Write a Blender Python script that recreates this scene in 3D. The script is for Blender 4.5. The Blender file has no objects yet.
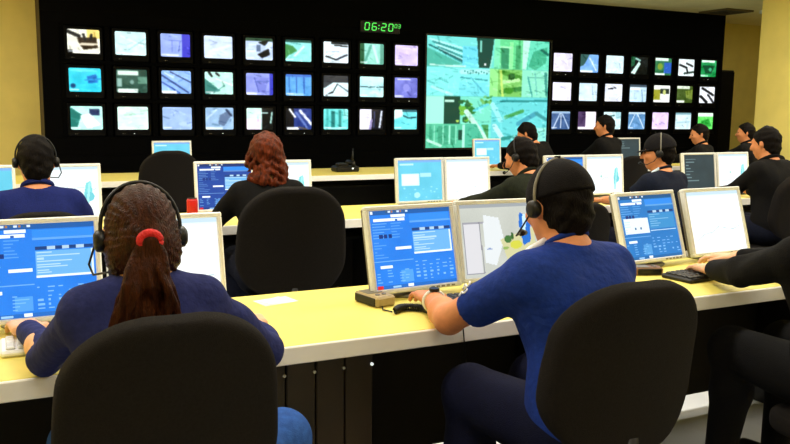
import bpy, math, random
import numpy as np
random.seed(7); np.random.seed(7)
sc = bpy.context.scene
COL = sc.collection

# ------------------------------------------------------------------ camera
H = 1.42; FPX, TILT, YAW, ROLL = 813.0, .1391, .4556, .0118
F = np.array([math.sin(YAW)*math.cos(TILT), math.cos(YAW)*math.cos(TILT), -math.sin(TILT)])
_R = np.array([math.cos(YAW), -math.sin(YAW), 0.]); _U = np.cross(_R, F)
R2 = _R*math.cos(ROLL)+_U*math.sin(ROLL); U2 = -_R*math.sin(ROLL)+_U*math.cos(ROLL)
from mathutils import Matrix, Vector
cam = bpy.data.cameras.new('camera'); camo = bpy.data.objects.new('camera', cam); COL.objects.link(camo)
cam.sensor_width = 36; cam.lens = FPX/790*36; cam.clip_start = .05; cam.clip_end = 60
M4 = Matrix.Identity(4)
for i in range(3):
    M4[i][0], M4[i][1], M4[i][2] = R2[i], U2[i], -F[i]
M4[0][3], M4[1][3], M4[2][3] = 0, 0, H
camo.matrix_world = M4
sc.camera = camo

# ------------------------------------------------------------------ light level
LAMP_W = 42.0                      # power of one ceiling lamp
world = bpy.data.worlds.new('room_air'); sc.world = world; world.use_nodes = True
world.node_tree.nodes['Background'].inputs[0].default_value = (1, .93, .8, 1)
world.node_tree.nodes['Background'].inputs[1].default_value = .0
vs = sc.view_settings
vs.view_transform = 'Standard'; vs.look = 'None'; vs.gamma = 1; vs.exposure = 0; vs.use_curve_mapping = False
CEIL = 3.17
LAMPS = [(.2, .6), (3.4, .6), (-1.0, 3.3), (1.4, 3.3), (3.8, 3.3), (6.2, 3.3), (8.6, 3.3), (1.4, 6.0), (6.2, 6.0), (3.8, 6.0), (8.9, 6.2), (12.6, 9.9), (-1.3, 9.6), (-1.3, 6.0)]  # right wall and alcove lamps are unseen extras, added to brighten that end

# ------------------------------------------------------------------ helpers
def lin(c):
    c = np.asarray(c, float)/255.
    return np.where(c <= .04045, c/12.92, ((c+.055)/1.055)**2.4)
def az(x, y, z):
    D = F+R2*(x-395)/FPX+U2*(222-y)/FPX
    return np.array([0, 0, H])+D*(z-H)/D[2]

MATS = {}
def mat(name, rgb, rough=.6, var=.12, scale=30., bump=.0, bscale=120., metal=0., spec=.5, stretch=None, emit=None, estr=0.):
    if name in MATS: return MATS[name]
    m = bpy.data.materials.new(name); m.use_nodes = True
    nt = m.node_tree; N = nt.nodes; L = nt.links; b = N['Principled BSDF']
    c = lin(rgb)
    tc = N.new('ShaderNodeTexCoord'); mp = N.new('ShaderNodeMapping'); L.new(tc.outputs['Object'], mp.inputs[0])
    if stretch: mp.inputs['Scale'].default_value = stretch
    n = N.new('ShaderNodeTexNoise'); n.inputs['Scale'].default_value = scale; n.inputs['Detail'].default_value = 4
    L.new(mp.outputs[0], n.inputs['Vector'])
    r = N.new('ShaderNodeValToRGB')
    r.color_ramp.elements[0].position = .3; r.color_ramp.elements[1].position = .7
    r.color_ramp.elements[0].color = (*(c*(1-var)), 1); r.color_ramp.elements[1].color = (*np.minimum(c*(1+var), 1), 1)
    L.new(n.outputs['Fac'], r.inputs[0]); L.new(r.outputs[0], b.inputs['Base Color'])
    b.inputs['Roughness'].default_value = rough; b.inputs['Metallic'].default_value = metal
    b.inputs['Specular IOR Level'].default_value = spec
    if bump:
        n2 = N.new('ShaderNodeTexNoise'); n2.inputs['Scale'].default_value = bscale; n2.inputs['Detail'].default_value = 3
        L.new(mp.outputs[0], n2.inputs['Vector'])
        bp = N.new('ShaderNodeBump'); bp.inputs['Strength'].default_value = bump; bp.inputs['Distance'].default_value = .01
        L.new(n2.outputs['Fac'], bp.inputs['Height']); L.new(bp.outputs[0], b.inputs['Normal'])
    if emit is not None:
        b.inputs['Emission Color'].default_value = (*lin(emit), 1); b.inputs['Emission Strength'].default_value = estr
    MATS[name] = m
    return m
def screen_mat(name, strength, rough):
    m = bpy.data.materials.new(name); m.use_nodes = True; N = m.node_tree.nodes; L = m.node_tree.links
    b = N['Principled BSDF']; b.inputs['Base Color'].default_value = (.01, .01, .012, 1); b.inputs['Roughness'].default_value = rough
    b.inputs['Specular IOR Level'].default_value = .25
    a = N.new('ShaderNodeAttribute'); a.attribute_name = 'picture'
    L.new(a.outputs['Color'], b.inputs['Emission Color']); b.inputs['Emission Strength'].default_value = strength
    return m
SCR_TV = screen_mat('television_glass', 1.35, .25)
SCR_LCD = screen_mat('flat_panel_glass', 1.3, .4)
SCR_WALL = screen_mat('projection_glass', 1.12, .5)

# shapes: (verts list, faces list)
def cbox(x0, x1, y0, y1, z0, z1, b=.004):
    b = min(b, (x1-x0)*.45, (y1-y0)*.45, (z1-z0)*.45)
    X, Y, Z = (x0, x1), (y0, y1), (z0, z1)
    V = []; I = {}
    for i in (0, 1):
        for j in (0, 1):
            for k in (0, 1):
                sx, sy, sz = (b if i == 0 else -b), (b if j == 0 else -b), (b if k == 0 else -b)
                for a, p in enumerate(((X[i], Y[j]+sy, Z[k]+sz), (X[i]+sx, Y[j], Z[k]+sz), (X[i]+sx, Y[j]+sy, Z[k]))):
                    I[i, j, k, a] = len(V); V.append(p)
    Fc = []
    def q(f):
        p = [np.array(V[t]) for t in f]; n = np.cross(p[1]-p[0], p[2]-p[0])
        c = sum(p)/len(p)-np.array([(x0+x1)/2, (y0+y1)/2, (z0+z1)/2])
        Fc.append(tuple(f) if n@c > 0 else tuple(reversed(f)))
    for s in (0, 1):
        q([I[s, 0, 0, 0], I[s, 1, 0, 0], I[s, 1, 1, 0], I[s, 0, 1, 0]])
        q([I[0, s, 0, 1], I[1, s, 0, 1], I[1, s, 1, 1], I[0, s, 1, 1]])
        q([I[0, 0, s, 2], I[1, 0, s, 2], I[1, 1, s, 2], I[0, 1, s, 2]])
    for s in (0, 1):
        for t in (0, 1):
            q([I[s, t, 0, 0], I[s, t, 1, 0], I[s, t, 1, 1], I[s, t, 0, 1]])
            q([I[s, 0, t, 0], I[s, 1, t, 0], I[s, 1, t, 2], I[s, 0, t, 2]])
            q([I[0, s, t, 1], I[1, s, t, 1], I[1, s, t, 2], I[0, s, t, 2]])
    for i in (0, 1):
        for j in (0, 1):
            for k in (0, 1):
                q([I[i, j, k, 0], I[i, j, k, 1], I[i, j, k, 2]])
    return V, Fc
def tube(pts, r, n=8, r2=None):
    pts = [np.array(p, float) for p in pts]; V = []; Fc = []
    m = len(pts); prev = None
    for i, p in enumerate(pts):
        t = pts[min(i+1, m-1)]-pts[max(i-1, 0)]; t = t/(np.linalg.norm(t)+1e-9)
        if prev is None:
            ref = np.array([0, 0, 1.]) if abs(t[2]) < .9 else np.array([1., 0, 0])
            a = np.cross(t, ref)
        else: a = prev-t*(prev@t)
        a /= np.linalg.norm(a)+1e-9; prev = a; bb = np.cross(t, a)
        rr = r[i] if isinstance(r, (list, tuple)) else (r if r2 is None else r+(r2-r)*i/(m-1))
        for k in range(n):
            an = 2*math.pi*k/n
            V.append(tuple(p+rr*(a*math.cos(an)+bb*math.sin(an))))
    for i in range(m-1):
        for k in range(n):
            k2 = (k+1) % n
            Fc.append((i*n+k, i*n+k2, (i+1)*n+k2, (i+1)*n+k))
    Fc.append(tuple(reversed(range(n)))); Fc.append(tuple(range((m-1)*n, m*n)))
    return V, Fc
def cyl(c, r, h, n=20, axis='z', r2=None):
    c = np.array(c, float); d = {'x': (1, 0, 0), 'y': (0, 1, 0), 'z': (0, 0, 1)}[axis]
    return tube([c, c+np.array(d)*h], r, n, r2)
def lathe(prof, n=24, c=(0, 0, 0)):
    V = []; Fc = []
    for r, z in prof:
        for k in range(n):
            a = 2*math.pi*k/n; V.append((c[0]+r*math.cos(a), c[1]+r*math.sin(a), c[2]+z))
    for i in range(len(prof)-1):
        for k in range(n):
            k2 = (k+1) % n
            Fc.append((i*n+k, i*n+k2, (i+1)*n+k2, (i+1)*n+k))
    Fc.append(tuple(reversed(range(n)))); Fc.append(tuple(range((len(prof)-1)*n, len(prof)*n)))
    return V, Fc
def joined(*sh):
    V = []; Fc = []
    for v, f in sh:
        o = len(V); V += list(v); Fc += [tuple(i+o for i in q) for q in f]
    return V, Fc
def xf(sh, loc=(0, 0, 0), rx=0, ry=0, rz=0, s=1):
    M = Matrix.Translation(loc) @ Matrix.Rotation(rz, 4, 'Z') @ Matrix.Rotation(ry, 4, 'Y') @ Matrix.Rotation(rx, 4, 'X') @ Matrix.Scale(s, 4)
    return [tuple(M @ Vector(v)) for v in sh[0]], sh[1]
def mesh(name, sh, material, smooth=False):
    me = bpy.data.meshes.new(name)
    V, Fc = sh
    me.from_pydata([tuple(map(float, v)) for v in V], [], [tuple(map(int, f)) for f in Fc]); me.validate(); me.update()
    if material: me.materials.append(material)
    if smooth: me.polygons.foreach_set('use_smooth', [True]*len(me.polygons))
    return me
def obj(name, me, parent=None):
    o = bpy.data.objects.new(name, me); COL.objects.link(o); o.parent = parent
    return o
def part(name, sh, material, parent, smooth=False):
    return obj(name, mesh(name, sh, material, smooth), parent)
def tag(o, label, cat, group=None):
    o['label'] = label; o['category'] = cat
    if group: o['group'] = group
    return o
def thing(name, label, cat, loc=(0, 0, 0), rz=0, group=None):
    o = obj(name, None); o.location = [float(v) for v in loc]; o.rotation_euler = (0, 0, rz); o.empty_display_size = .1
    return tag(o, label, cat, group)
def struct(name, sh, material, parent=None):
    o = part(name, sh, material, parent)
    if parent is None: o['kind'] = 'structure'
    return o
def copy_tree(o, parent=None):
    c = o.copy(); COL.objects.link(c); c.parent = parent
    for ch in list(o.children): copy_tree(ch, c)
    return c

# ------------------------------------------------------------------ pictures on screens (drawn in code, stored on the screen mesh)
def canvas(w, h, base, noise=8, seed=0):
    rs = np.random.RandomState(seed)
    lo = rs.rand(6, 7)
    yy = np.linspace(0, 4.999, h); xx = np.linspace(0, 5.999, w)
    y0 = yy.astype(int); x0 = xx.astype(int); fy = (yy-y0)[:, None]; fx = (xx-x0)[None]
    n = lo[y0][:, x0]*(1-fy)*(1-fx)+lo[np.minimum(y0+1, 5)][:, x0]*fy*(1-fx)+lo[y0][:, np.minimum(x0+1, 6)]*(1-fy)*fx+lo[np.minimum(y0+1, 5)][:, np.minimum(x0+1, 6)]*fy*fx
    a = np.ones((h, w, 3))*np.array(base, float)
    return a+((n-.5)*noise*3)[..., None]+(rs.rand(h, w, 1)-.5)*noise
def grid_of(a):
    h, w = a.shape[:2]
    return np.meshgrid((np.arange(w)+.5)/w, (np.arange(h)+.5)/h)
def rect(a, x0, y0, x1, y1, c, al=1.):
    X, Y = grid_of(a); m = (X >= x0) & (X <= x1) & (Y >= y0) & (Y <= y1)
    a[m] = a[m]*(1-al)+np.array(c)*al
def line(a, x0, y0, x1, y1, w, c, al=1.):
    X, Y = grid_of(a); dx, dy = x1-x0, y1-y0
    t = np.clip(((X-x0)*dx+(Y-y0)*dy)/(dx*dx+dy*dy+1e-9), 0, 1)
    m = np.hypot(X-x0-t*dx, Y-y0-t*dy) < w
    a[m] = a[m]*(1-al)+np.array(c)*al
def poly(a, pts, c, al=1.):
    X, Y = grid_of(a); m = np.zeros(X.shape, bool); n = len(pts)
    for i in range(n):
        (xa, ya), (xb, yb) = pts[i], pts[(i+1) % n]
        k = ((ya > Y) != (yb > Y)) & (X < (xb-xa)*(Y-ya)/((yb-ya) or 1e-9)+xa)
        m ^= k
    a[m] = a[m]*(1-al)+np.array(c)*al
def blob(a, x, y, rx, ry, c, al=1.):
    X, Y = grid_of(a); m = ((X-x)/rx)**2+((Y-y)/ry)**2 < 1
    a[m] = a[m]*(1-al)+np.array(c)*al
def soft(a, it=1):
    for _ in range(it):
        p = np.pad(a, ((1, 1), (1, 1), (0, 0)), 'edge')
        a = (p[1:-1, 1:-1]*2+p[:-2, 1:-1]+p[2:, 1:-1]+p[1:-1, :-2]+p[1:-1, 2:])/6
    return a
def clutter(a, x0, y0, x1, y1, n, seed, amp=60):
    rs = np.random.RandomState(seed); L = min(x1-x0, y1-y0)
    for _ in range(n):
        x, y = x0+(x1-x0)*rs.rand(), y0+(y1-y0)*rs.rand(); an = rs.choice([.3, .5, -.4, 1.4, 0])+rs.randn()*.15; l = L*(.05+.25*rs.rand())
        X, Y = grid_of(a); dx, dy = math.cos(an)*l, math.sin(an)*l
        t = np.clip(((X-x)*dx+(Y-y)*dy)/(dx*dx+dy*dy+1e-9), 0, 1)
        m = (np.hypot(X-x-t*dx, Y-y-t*dy) < L*.012*(1+rs.rand()*1.5)) & (X > x0) & (X < x1) & (Y > y0) & (Y < y1)
        a[m] += (rs.rand()-.6)*amp
    return a
def screen_mesh(name, a, w, h, material, bulge=0.):
    """face of w x h metres in the XZ plane, centred, looking to -Y, one quad for each picture cell"""
    a = np.clip(a, 0, 255); hh, ww = a.shape[:2]
    gx = np.linspace(-.5, .5, ww+1); gz = np.linspace(.5, -.5, hh+1)
    X, Z = np.meshgrid(gx, gz)
    Y = -bulge*(1-(2*X)**2)*(1-(2*Z)**2)
    V = np.stack([X*w, Y, Z*h], -1).reshape(-1, 3)
    i = np.arange(hh)[:, None]*(ww+1)+np.arange(ww)[None]
    Q = np.stack([i, i+ww+1, i+ww+2, i+1], -1).reshape(-1, 4)
    me = bpy.data.meshes.new(name)
    me.vertices.add(len(V)); me.vertices.foreach_set('co', V.ravel().astype(np.float32))
    me.loops.add(Q.size); me.loops.foreach_set('vertex_index', Q.ravel().astype(np.int32))
    me.polygons.add(len(Q)); me.polygons.foreach_set('loop_start', np.arange(0, Q.size, 4, dtype=np.int32))
    me.update(calc_edges=True)
    at = me.color_attributes.new('picture', 'FLOAT_COLOR', 'CORNER')
    c = np.ones((hh*ww, 4, 4), np.float32); c[:, :, :3] = lin(a.reshape(-1, 3))[:, None, :]
    at.data.foreach_set('color', c.ravel())
    me.materials.append(material)
    return me

# ------------------------------------------------------------------ implicit surfaces -> one continuous mesh (surface nets)
def nrm(v):
    v = np.asarray(v, float); return v/(np.linalg.norm(v)+1e-12)
class Cap:
    def __init__(s, a, b, ra, rb=None, k=.02, sq=None):
        s.a = np.asarray(a, float); s.b = np.asarray(b, float); s.ra = ra; s.rb = ra if rb is None else rb; s.k = k; s.sq = sq
        s.f = 1. if sq is None else max(1., sq[1])
    def __call__(s, p):
        q = p-s.a; ba = s.b-s.a
        if s.sq is not None:
            ax, ra = s.sq; q = q+(q@ax)[:, None]*ax*(ra-1); ba = ba+ax*(ba@ax)*(ra-1)
        t = np.clip(q@ba/(ba@ba+1e-12), 0, 1)
        return np.sqrt(((q-t[:, None]*ba)**2).sum(1))-(s.ra+(s.rb-s.ra)*t)
class Ell:
    def __init__(s, c, r, R=None, k=.02):
        s.c = np.asarray(c, float); s.r = np.asarray(r, float); s.R = np.eye(3) if R is None else R; s.k = k; s.f = s.r.max()/s.r.min()
    def __call__(s, p):
        q = (p-s.c)@s.R; k0 = np.sqrt(((q/s.r)**2).sum(1)); k1 = np.sqrt(((q/s.r**2)**2).sum(1))+1e-9
        return np.where(k0 < 1e-3, -s.r.min(), k0*(k0-1)/k1)
class Box:
    def __init__(s, c, h, R=None, r=.01, k=.01):
        s.c = np.asarray(c, float); s.h = np.asarray(h, float)-r; s.R = np.eye(3) if R is None else R; s.rad = r; s.k = k; s.f = 1.
    def __call__(s, p):
        q = np.abs((p-s.c)@s.R)-s.h
        return np.sqrt((np.maximum(q, 0)**2).sum(1))+np.minimum(q.max(1), 0)-s.rad
def smin(a, b, k):
    h = np.clip(k-np.abs(a-b), 0, None)
    return np.minimum(a, b)-h*h*.25/k
def nets(prims, vox, lo, hi, cuts=(), disp=None):
    lo = np.asarray(lo, float); hi = np.asarray(hi, float); B = 12
    nb = np.maximum(1, np.ceil((hi-lo)/(vox*B)).astype(int)); n = nb*B
    vol = np.ones(n, np.float32)
    ii = np.arange(B)*vox
    off = np.stack(np.meshgrid(ii, ii, ii, indexing='ij'), -1).reshape(-1, 3)
    ctr = off.mean(0); rad = np.linalg.norm(ctr)+vox
    bi = np.stack(np.meshgrid(*[np.arange(k) for k in nb], indexing='ij'), -1).reshape(-1, 3)
    cen = lo+bi*(vox*B)+ctr
    D = np.stack([pr(cen)/1. for pr in prims], 1)
    low = np.stack([D[:, j]/(pr.f if True else 1) for j, pr in enumerate(prims)], 1)
    near = np.where(D > 0, low, D)-rad*1.05
    for b in range(len(bi)):
        js = [j for j in range(len(prims)) if near[b, j] < prims[j].k+.02]
        if not js: continue
        p = lo+bi[b]*(vox*B)+off
        d = prims[js[0]](p)
        for j in js[1:]: d = smin(d, prims[j](p), max(prims[j].k, 1e-4))
        if disp is not None: d = d+disp(p)
        for c in cuts: d = np.maximum(d, c(p))
        x, y, z = bi[b]*B
        vol[x:x+B, y:y+B, z:z+B] = d.reshape(B, B, B)
    vol[0] = vol[-1] = 1; vol[:, 0] = vol[:, -1] = 1; vol[:, :, 0] = vol[:, :, -1] = 1
    S = vol < 0
    nx, ny, nz = n
    c8 = [(i, j, k) for i in (0, 1) for j in (0, 1) for k in (0, 1)]
    cnt = sum(S[i:nx-1+i, j:ny-1+j, k:nz-1+k].astype(np.int8) for i, j, k in c8)
    act = (cnt > 0) & (cnt < 8)
    cell = np.argwhere(act)
    acc = np.zeros((len(cell), 3)); num = np.zeros(len(cell))
    for e0 in c8:
        for a in range(3):
            if e0[a]: continue
            e1 = list(e0); e1[a] = 1
            v0 = vol[cell[:, 0]+e0[0], cell[:, 1]+e0[1], cell[:, 2]+e0[2]]; v1 = vol[cell[:, 0]+e1[0], cell[:, 1]+e1[1], cell[:, 2]+e1[2]]
            m = (v0 < 0) != (v1 < 0)
            t = np.where(m, v0/(v0-v1+1e-12*(v0 == v1)), 0)
            pnt = np.tile(np.array(e0, float), (len(cell), 1)); pnt[:, a] += t
            acc += pnt*m[:, None]; num += m
    V = lo+(cell+acc/np.maximum(num, 1)[:, None])*vox
    idx = -np.ones(act.shape, np.int64); idx[act] = np.arange(len(cell))
    Q = []
    for a in range(3):
        b, c = (a+1) % 3, (a+2) % 3
        s0 = [slice(None)]*3; s1 = [slice(None)]*3; s0[a] = slice(0, -1); s1[a] = slice(1, None)
        ch = S[tuple(s0)] != S[tuple(s1)]
        e = np.argwhere(ch)
        e = e[(e[:, b] > 0) & (e[:, c] > 0) & (e[:, b] < n[b]-1) & (e[:, c] < n[c]-1)]
        ins = S[e[:, 0], e[:, 1], e[:, 2]]
        def at(db, dc):
            f = e.copy(); f[:, b] -= db; f[:, c] -= dc
            return idx[f[:, 0], f[:, 1], f[:, 2]]
        q = np.stack([at(1, 1), at(0, 1), at(0, 0), at(1, 0)], 1)
        q[~ins] = q[~ins][:, ::-1]
        Q.append(q)
    Q = np.concatenate(Q); Q = Q[(Q >= 0).all(1)]
    return V, Q
def net_mesh(name, prims, vox, material, cuts=(), disp=None, pad=.05):
    pts = []
    for p in prims:
        if isinstance(p, Cap): r = max(p.ra, p.rb); pts += [p.a-r, p.a+r, p.b-r, p.b+r]
        elif isinstance(p, Ell): pts += [p.c-p.r.max(), p.c+p.r.max()]
        else:
            r = np.linalg.norm(p.h)+p.rad; pts += [p.c-r, p.c+r]
    pts = np.array(pts)
    V, Q = nets(prims, vox, pts.min(0)-pad, pts.max(0)+pad, cuts, disp)
    me = bpy.data.meshes.new(name)
    me.vertices.add(len(V)); me.vertices.foreach_set('co', V.ravel().astype(np.float32))
    me.loops.add(Q.size); me.loops.foreach_set('vertex_index', Q.ravel().astype(np.int32))
    me.polygons.add(len(Q)); me.polygons.foreach_set('loop_start', np.arange(0, Q.size, 4, dtype=np.int32))
    me.update(calc_edges=True)
    me.polygons.foreach_set('use_smooth', np.ones(len(Q), bool))
    me.materials.append(material); me.update()
    return me

# ------------------------------------------------------------------ materials
WALL = mat('yellow_wall_paint', (243, 222, 128), .8, .05, 3, .1, 60)
CEILM = mat('cream_ceiling_paint', (244, 228, 168), .9, .05, 4, .15, 80)
FLOOR = mat('pale_floor_vinyl', (196, 200, 206), .45, .08, 5)
BLACKP = mat('black_fascia', (4, 4, 5), .8, .3, 12, spec=.05)
BROWNP = mat('dark_brown_side', (52, 40, 18), .7, .2, 5)
TVCASE = mat('black_television_plastic', (5, 5, 7), .6, .2, 40, spec=.1)
TOP = mat('cream_laminate', (236, 220, 110), .5, .03, 12, .05, 200)
EDGE = mat('white_edge_band', (252, 250, 244), .45, .02, 20)
DESKBLK = mat('black_desk_board', (16, 14, 11), .6, .3, 8, spec=.2)
DOORM = mat('dark_brown_door', (44, 32, 16), .5, .2, 6)
SILVER = mat('silver_plastic', (226, 229, 230), .4, .04, 60)
WHITEP = mat('white_plastic', (243, 246, 252), .4, .03, 60)
GREYP = mat('grey_plastic', (120, 116, 104), .5, .08, 60)
BEIGEP = mat('beige_plastic', (170, 150, 104), .5, .08, 60)
BLKPL = mat('black_plastic', (16, 16, 17), .45, .2, 60, spec=.35)
KEYM = mat('dark_grey_keys', (46, 45, 44), .5, .15, 90)
FAB = mat('black_chair_fabric', (25, 22, 21), .95, .25, 160, .5, 500, spec=.15)
METAL = mat('dark_metal', (48, 46, 44), .4, .1, 40, metal=.7)
RED = mat('red_can_paint', (196, 22, 24), .35, .1, 20)
PAPER = mat('white_paper', (240, 240, 238), .8, .02, 30)
GREEN = mat('green_led', (60, 220, 80), .5, .0, 5, emit=(95, 235, 100), estr=1.0)
LEDW = mat('white_led', (220, 230, 230), .5, 0, 5, emit=(225, 235, 235), estr=1.0)
DIFF = mat('lamp_diffuser', (250, 245, 225), .6, .01, 5, emit=(255, 246, 220), estr=3.0)
SKIN = mat('warm_skin', (214, 138, 88), .55, .08, 40, .1, 300)
SKINP = mat('pale_skin', (232, 178, 140), .55, .06, 40, .1, 300)
DARKH = mat('black_hair', (15, 11, 9), .65, .4, 90, .5, 220, stretch=(1, 1, .25), spec=.08)
BROWNH = mat('brown_hair', (54, 24, 9), .42, .55, 110, .6, 260, stretch=(1, 1, .2), spec=.12)
REDH = mat('auburn_hair', (86, 34, 12), .45, .75, 90, .6, 200, stretch=(1, 1, .3), spec=.12)

# ------------------------------------------------------------------ room
WY = 11.05
struct('floor', cbox(-3.2, 15, -2.6, 12.3, -.2, 0, .001), FLOOR)
struct('ceiling', cbox(-3.2, 15, -2.6, 12.3, CEIL, CEIL+.2, .001), CEILM)
struct('wall_left', cbox(-3.2, -3.0, -2.4, 12.1, 0, CEIL, .001), WALL)
struct('wall_back', cbox(-3.0, 15, 12.0, 12.3, 0, CEIL, .001), WALL)
struct('wall_rear', cbox(-3.2, 15, -2.6, -2.4, 0, CEIL, .001), WALL)
struct('wall_right', cbox(10.13, 10.55, -2.4, 8.6, 0, CEIL, .01), WALL)
struct('wall_alcove', cbox(14.8, 15, 8.6, 12.0, 0, CEIL, .001), WALL)
struct('wall_partition', cbox(10.55, 15, 8.3, 8.6, 0, CEIL, .001), WALL)

# ------------------------------------------------------------------ the black video wall: fascia, shelves, dividers
VW0, VW1 = .55, 12.10
XL, PL, XR, PR = 1.045, .5660, 8.4643, .5476
Z1, PZ = 2.184, .475
LB = (XL-PL/2, XL+8.5*PL); RB = (XR-PR/2, XR+6.5*PR); ZT = Z1+PZ/2; ZB = Z1-2.5*PZ
vw = obj('wall_video', None); vw['kind'] = 'structure'
part('side_panel', cbox(VW0, VW0+.05, WY+.045, 12.0, 0, CEIL, .003), BROWNP, vw)
part('side_panel', cbox(VW1-.05, VW1, WY+.045, 12.0, 0, CEIL, .003), BLACKP, vw)
part('fascia_panel', cbox(VW0, VW1, WY, WY+.04, 2.56, CEIL, .002), BLACKP, vw)
part('fascia_panel', cbox(VW0, LB[1]+.02, WY, WY+.04, ZT, 2.558, .002), BLACKP, vw)
part('fascia_panel', cbox(RB[0]-.0, VW1, WY, WY+.04, ZT, 2.558, .002), BLACKP, vw)
part('fascia_panel', cbox(VW0, VW1, WY, WY+.04, 0, .775, .002), BLACKP, vw)
part('fascia_panel', cbox(VW0, LB[1]+.02, WY, WY+.04, .777, ZB, .002), BLACKP, vw)
part('fascia_panel', cbox(RB[0], VW1, WY, WY+.04, .777, ZB, .002), BLACKP, vw)
part('fascia_panel', cbox(VW0, LB[0], WY, WY+.04, ZB, ZT, .002), BLACKP, vw)
part('fascia_panel', cbox(RB[1], VW1, WY, WY+.04, ZB, ZT, .002), BLACKP, vw)
for X0, X1 in (LB, RB):
    for r in range(4):
        z = ZT-r*PZ
        part('shelf', cbox(X0, X1, WY+.005, WY+.56, z-.0225, z+.0225, .002), BLACKP, vw)
dme = mesh('divider', cbox(-.035, .035, WY+.008, WY+.55, -PZ/2+.024, PZ/2-.024, .002), BLACKP)
for X0, P_, n in ((LB[0], PL, 9), (RB[0], PR, 7)):
    for r in range(3):
        for c in range(n+1):
            d = obj('divider', dme, vw); d.location = (X0+c*P_+(.036 if c == 0 else -.036 if c == n else 0), 0, Z1-r*PZ)
for X in (LB[0]-.01, LB[1]+.015, RB[0]+.005):
    pass
part('back_board', cbox(VW0+.06, VW1-.06, 11.9, 11.93, 0, CEIL, .002), BLACKP, vw)

# ------------------------------------------------------------------ pictures for the wall monitors
W_, K_ = (245, 248, 250), (10, 12, 14)
PIC = {}
def P(bank, r, c, base, *ops): PIC[bank, r, c] = (base, ops)
P(0,0,0,(238,238,222),('r',.6,0,1,.35,(238,214,120)),('l',.02,.1,.35,.28,.07,K_),('p',[(.3,.35),(.9,.3),(.95,.75),(.5,.85),(.35,.6)],(40,26,10)),('l',.4,.62,.9,.6,.05,(225,215,190)),('l',.5,.2,.55,.45,.04,K_),('l',.75,.2,.72,.4,.04,K_),('r',0,.85,.15,1,K_))
P(0,0,1,(202,236,236),('l',.2,.2,.9,.6,.03,(225,250,250)),('l',.4,.8,.95,.3,.02,(150,200,205)),('l',.3,.95,.7,.95,.03,(245,250,250)))
P(0,0,2,(150,172,236),('r',.72,0,1,1,(62,62,196)),('l',.3,.3,.7,.3,.015,(90,105,190)),('l',.38,.3,.38,.8,.015,(90,105,190)),('l',.66,.3,.6,.8,.015,(90,105,190)),('r',.2,.9,.6,.97,(225,232,250)))
P(0,0,3,(206,224,250),('l',.2,.7,.9,.4,.05,(222,236,252)))
P(0,0,4,(196,216,244),('r',0,0,1,.15,(40,70,50)),('p',[(.45,.2),(.9,.05),(.7,.35)],(10,18,16)),('p',[(.42,.75),(.85,.45),(.9,.75),(.6,.92)],K_),('r',.4,.3,.55,.6,(90,110,140)))
P(0,0,5,(146,230,226),('p',[(0,.2),(.3,.3),(.45,.5),(.1,.75),(0,.9)],(58,136,72)),('l',.35,.75,.7,.3,.04,(215,250,245)),('r',0,0,1,.1,(25,70,60)))
P(0,0,6,(224,240,246),('r',.3,0,1,.12,(20,26,30)),('l',.45,.16,.95,.2,.03,K_),('l',.1,.7,.5,.85,.03,K_),('l',.5,.85,.95,.6,.035,(20,24,40)),('l',.1,.5,.6,.45,.02,(150,170,190)))
P(0,0,7,(148,220,204),('r',0,0,.18,1,(30,86,52)),('l',.2,.9,.45,.1,.05,(90,170,150)),('l',.55,.1,.75,.9,.05,(200,245,235)),('r',.85,0,1,1,(90,160,140)))
P(0,0,8,(212,196,246),('l',.2,.4,.5,.5,.06,(196,176,236)),('r',.3,.1,.7,.2,(224,212,250)))
P(0,1,0,(44,202,226),('p',[(.55,.35),(.85,.25),(.9,.6),(.6,.65)],(18,108,190)),('b',.12,.75,.08,.1,(10,60,110)),('l',.5,.5,.98,.45,.03,(30,140,205)),('r',.05,.05,.9,.15,(90,225,235)))
P(0,1,1,(38,76,64),('r',.05,.05,.72,.25,(216,240,228)),('r',.05,.84,.7,1,(226,244,236)),('r',.02,.4,.18,.75,(140,180,170)),('r',.7,.3,1,.6,(90,140,120)),('b',.5,.55,.06,.1,(120,160,150)))
P(0,1,2,(140,182,242),('l',0,.2,.9,.95,.03,(40,60,120)),('l',.3,.05,1,.5,.025,(30,45,90)),('l',0,.5,.6,.98,.03,(60,90,170)),('r',0,.88,.5,1,(235,242,252)),('l',.1,.1,.4,.3,.02,(220,235,250)))
P(0,1,3,(190,242,228),('p',[(0,.3),(.55,.85),(.1,1),(0,1)],(56,128,118)),('l',.15,.02,.25,.2,.04,K_),('l',.4,.05,.5,.15,.04,K_),('l',.4,.3,1,.6,.025,(240,252,248)),('l',.3,.95,.7,.6,.02,(90,150,150)))
P(0,1,4,(142,154,228),('p',[(.3,.2),(.85,.2),(.7,.9),(.45,.9)],(120,130,212)),('r',.86,0,1,1,(56,62,188)),('l',.32,.4,.84,.36,.02,(80,100,180)),('r',0,.88,.4,1,(210,220,250)),('l',.3,.2,.46,.88,.015,(70,84,170)))
P(0,1,5,(92,164,226),('l',.12,.05,.15,.9,.02,(50,108,190)),('l',.42,.1,.42,.9,.02,(48,100,186)),('l',.7,.1,.72,.9,.03,(48,100,186)),('r',.1,.9,.7,1,(150,205,240)),('r',0,0,1,.12,(60,110,200)))
P(0,1,6,(214,242,248),('r',0,0,1,.32,(44,48,54)),('p',[(0,.32),(.4,.32),(.05,.6),(0,.6)],(60,66,70)),('l',.35,.85,.55,.4,.02,K_),('l',.55,.4,.98,.75,.02,(60,70,80)),('l',.1,.95,.35,.8,.03,K_))
P(0,1,7,(190,242,246),('l',.05,.5,.3,.5,.03,(40,76,84)),('l',.36,.52,.62,.5,.03,(60,100,106)),('l',.7,.52,.98,.5,.025,(40,76,84)),('l',.1,.62,.9,.62,.012,(140,196,204)))
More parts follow.
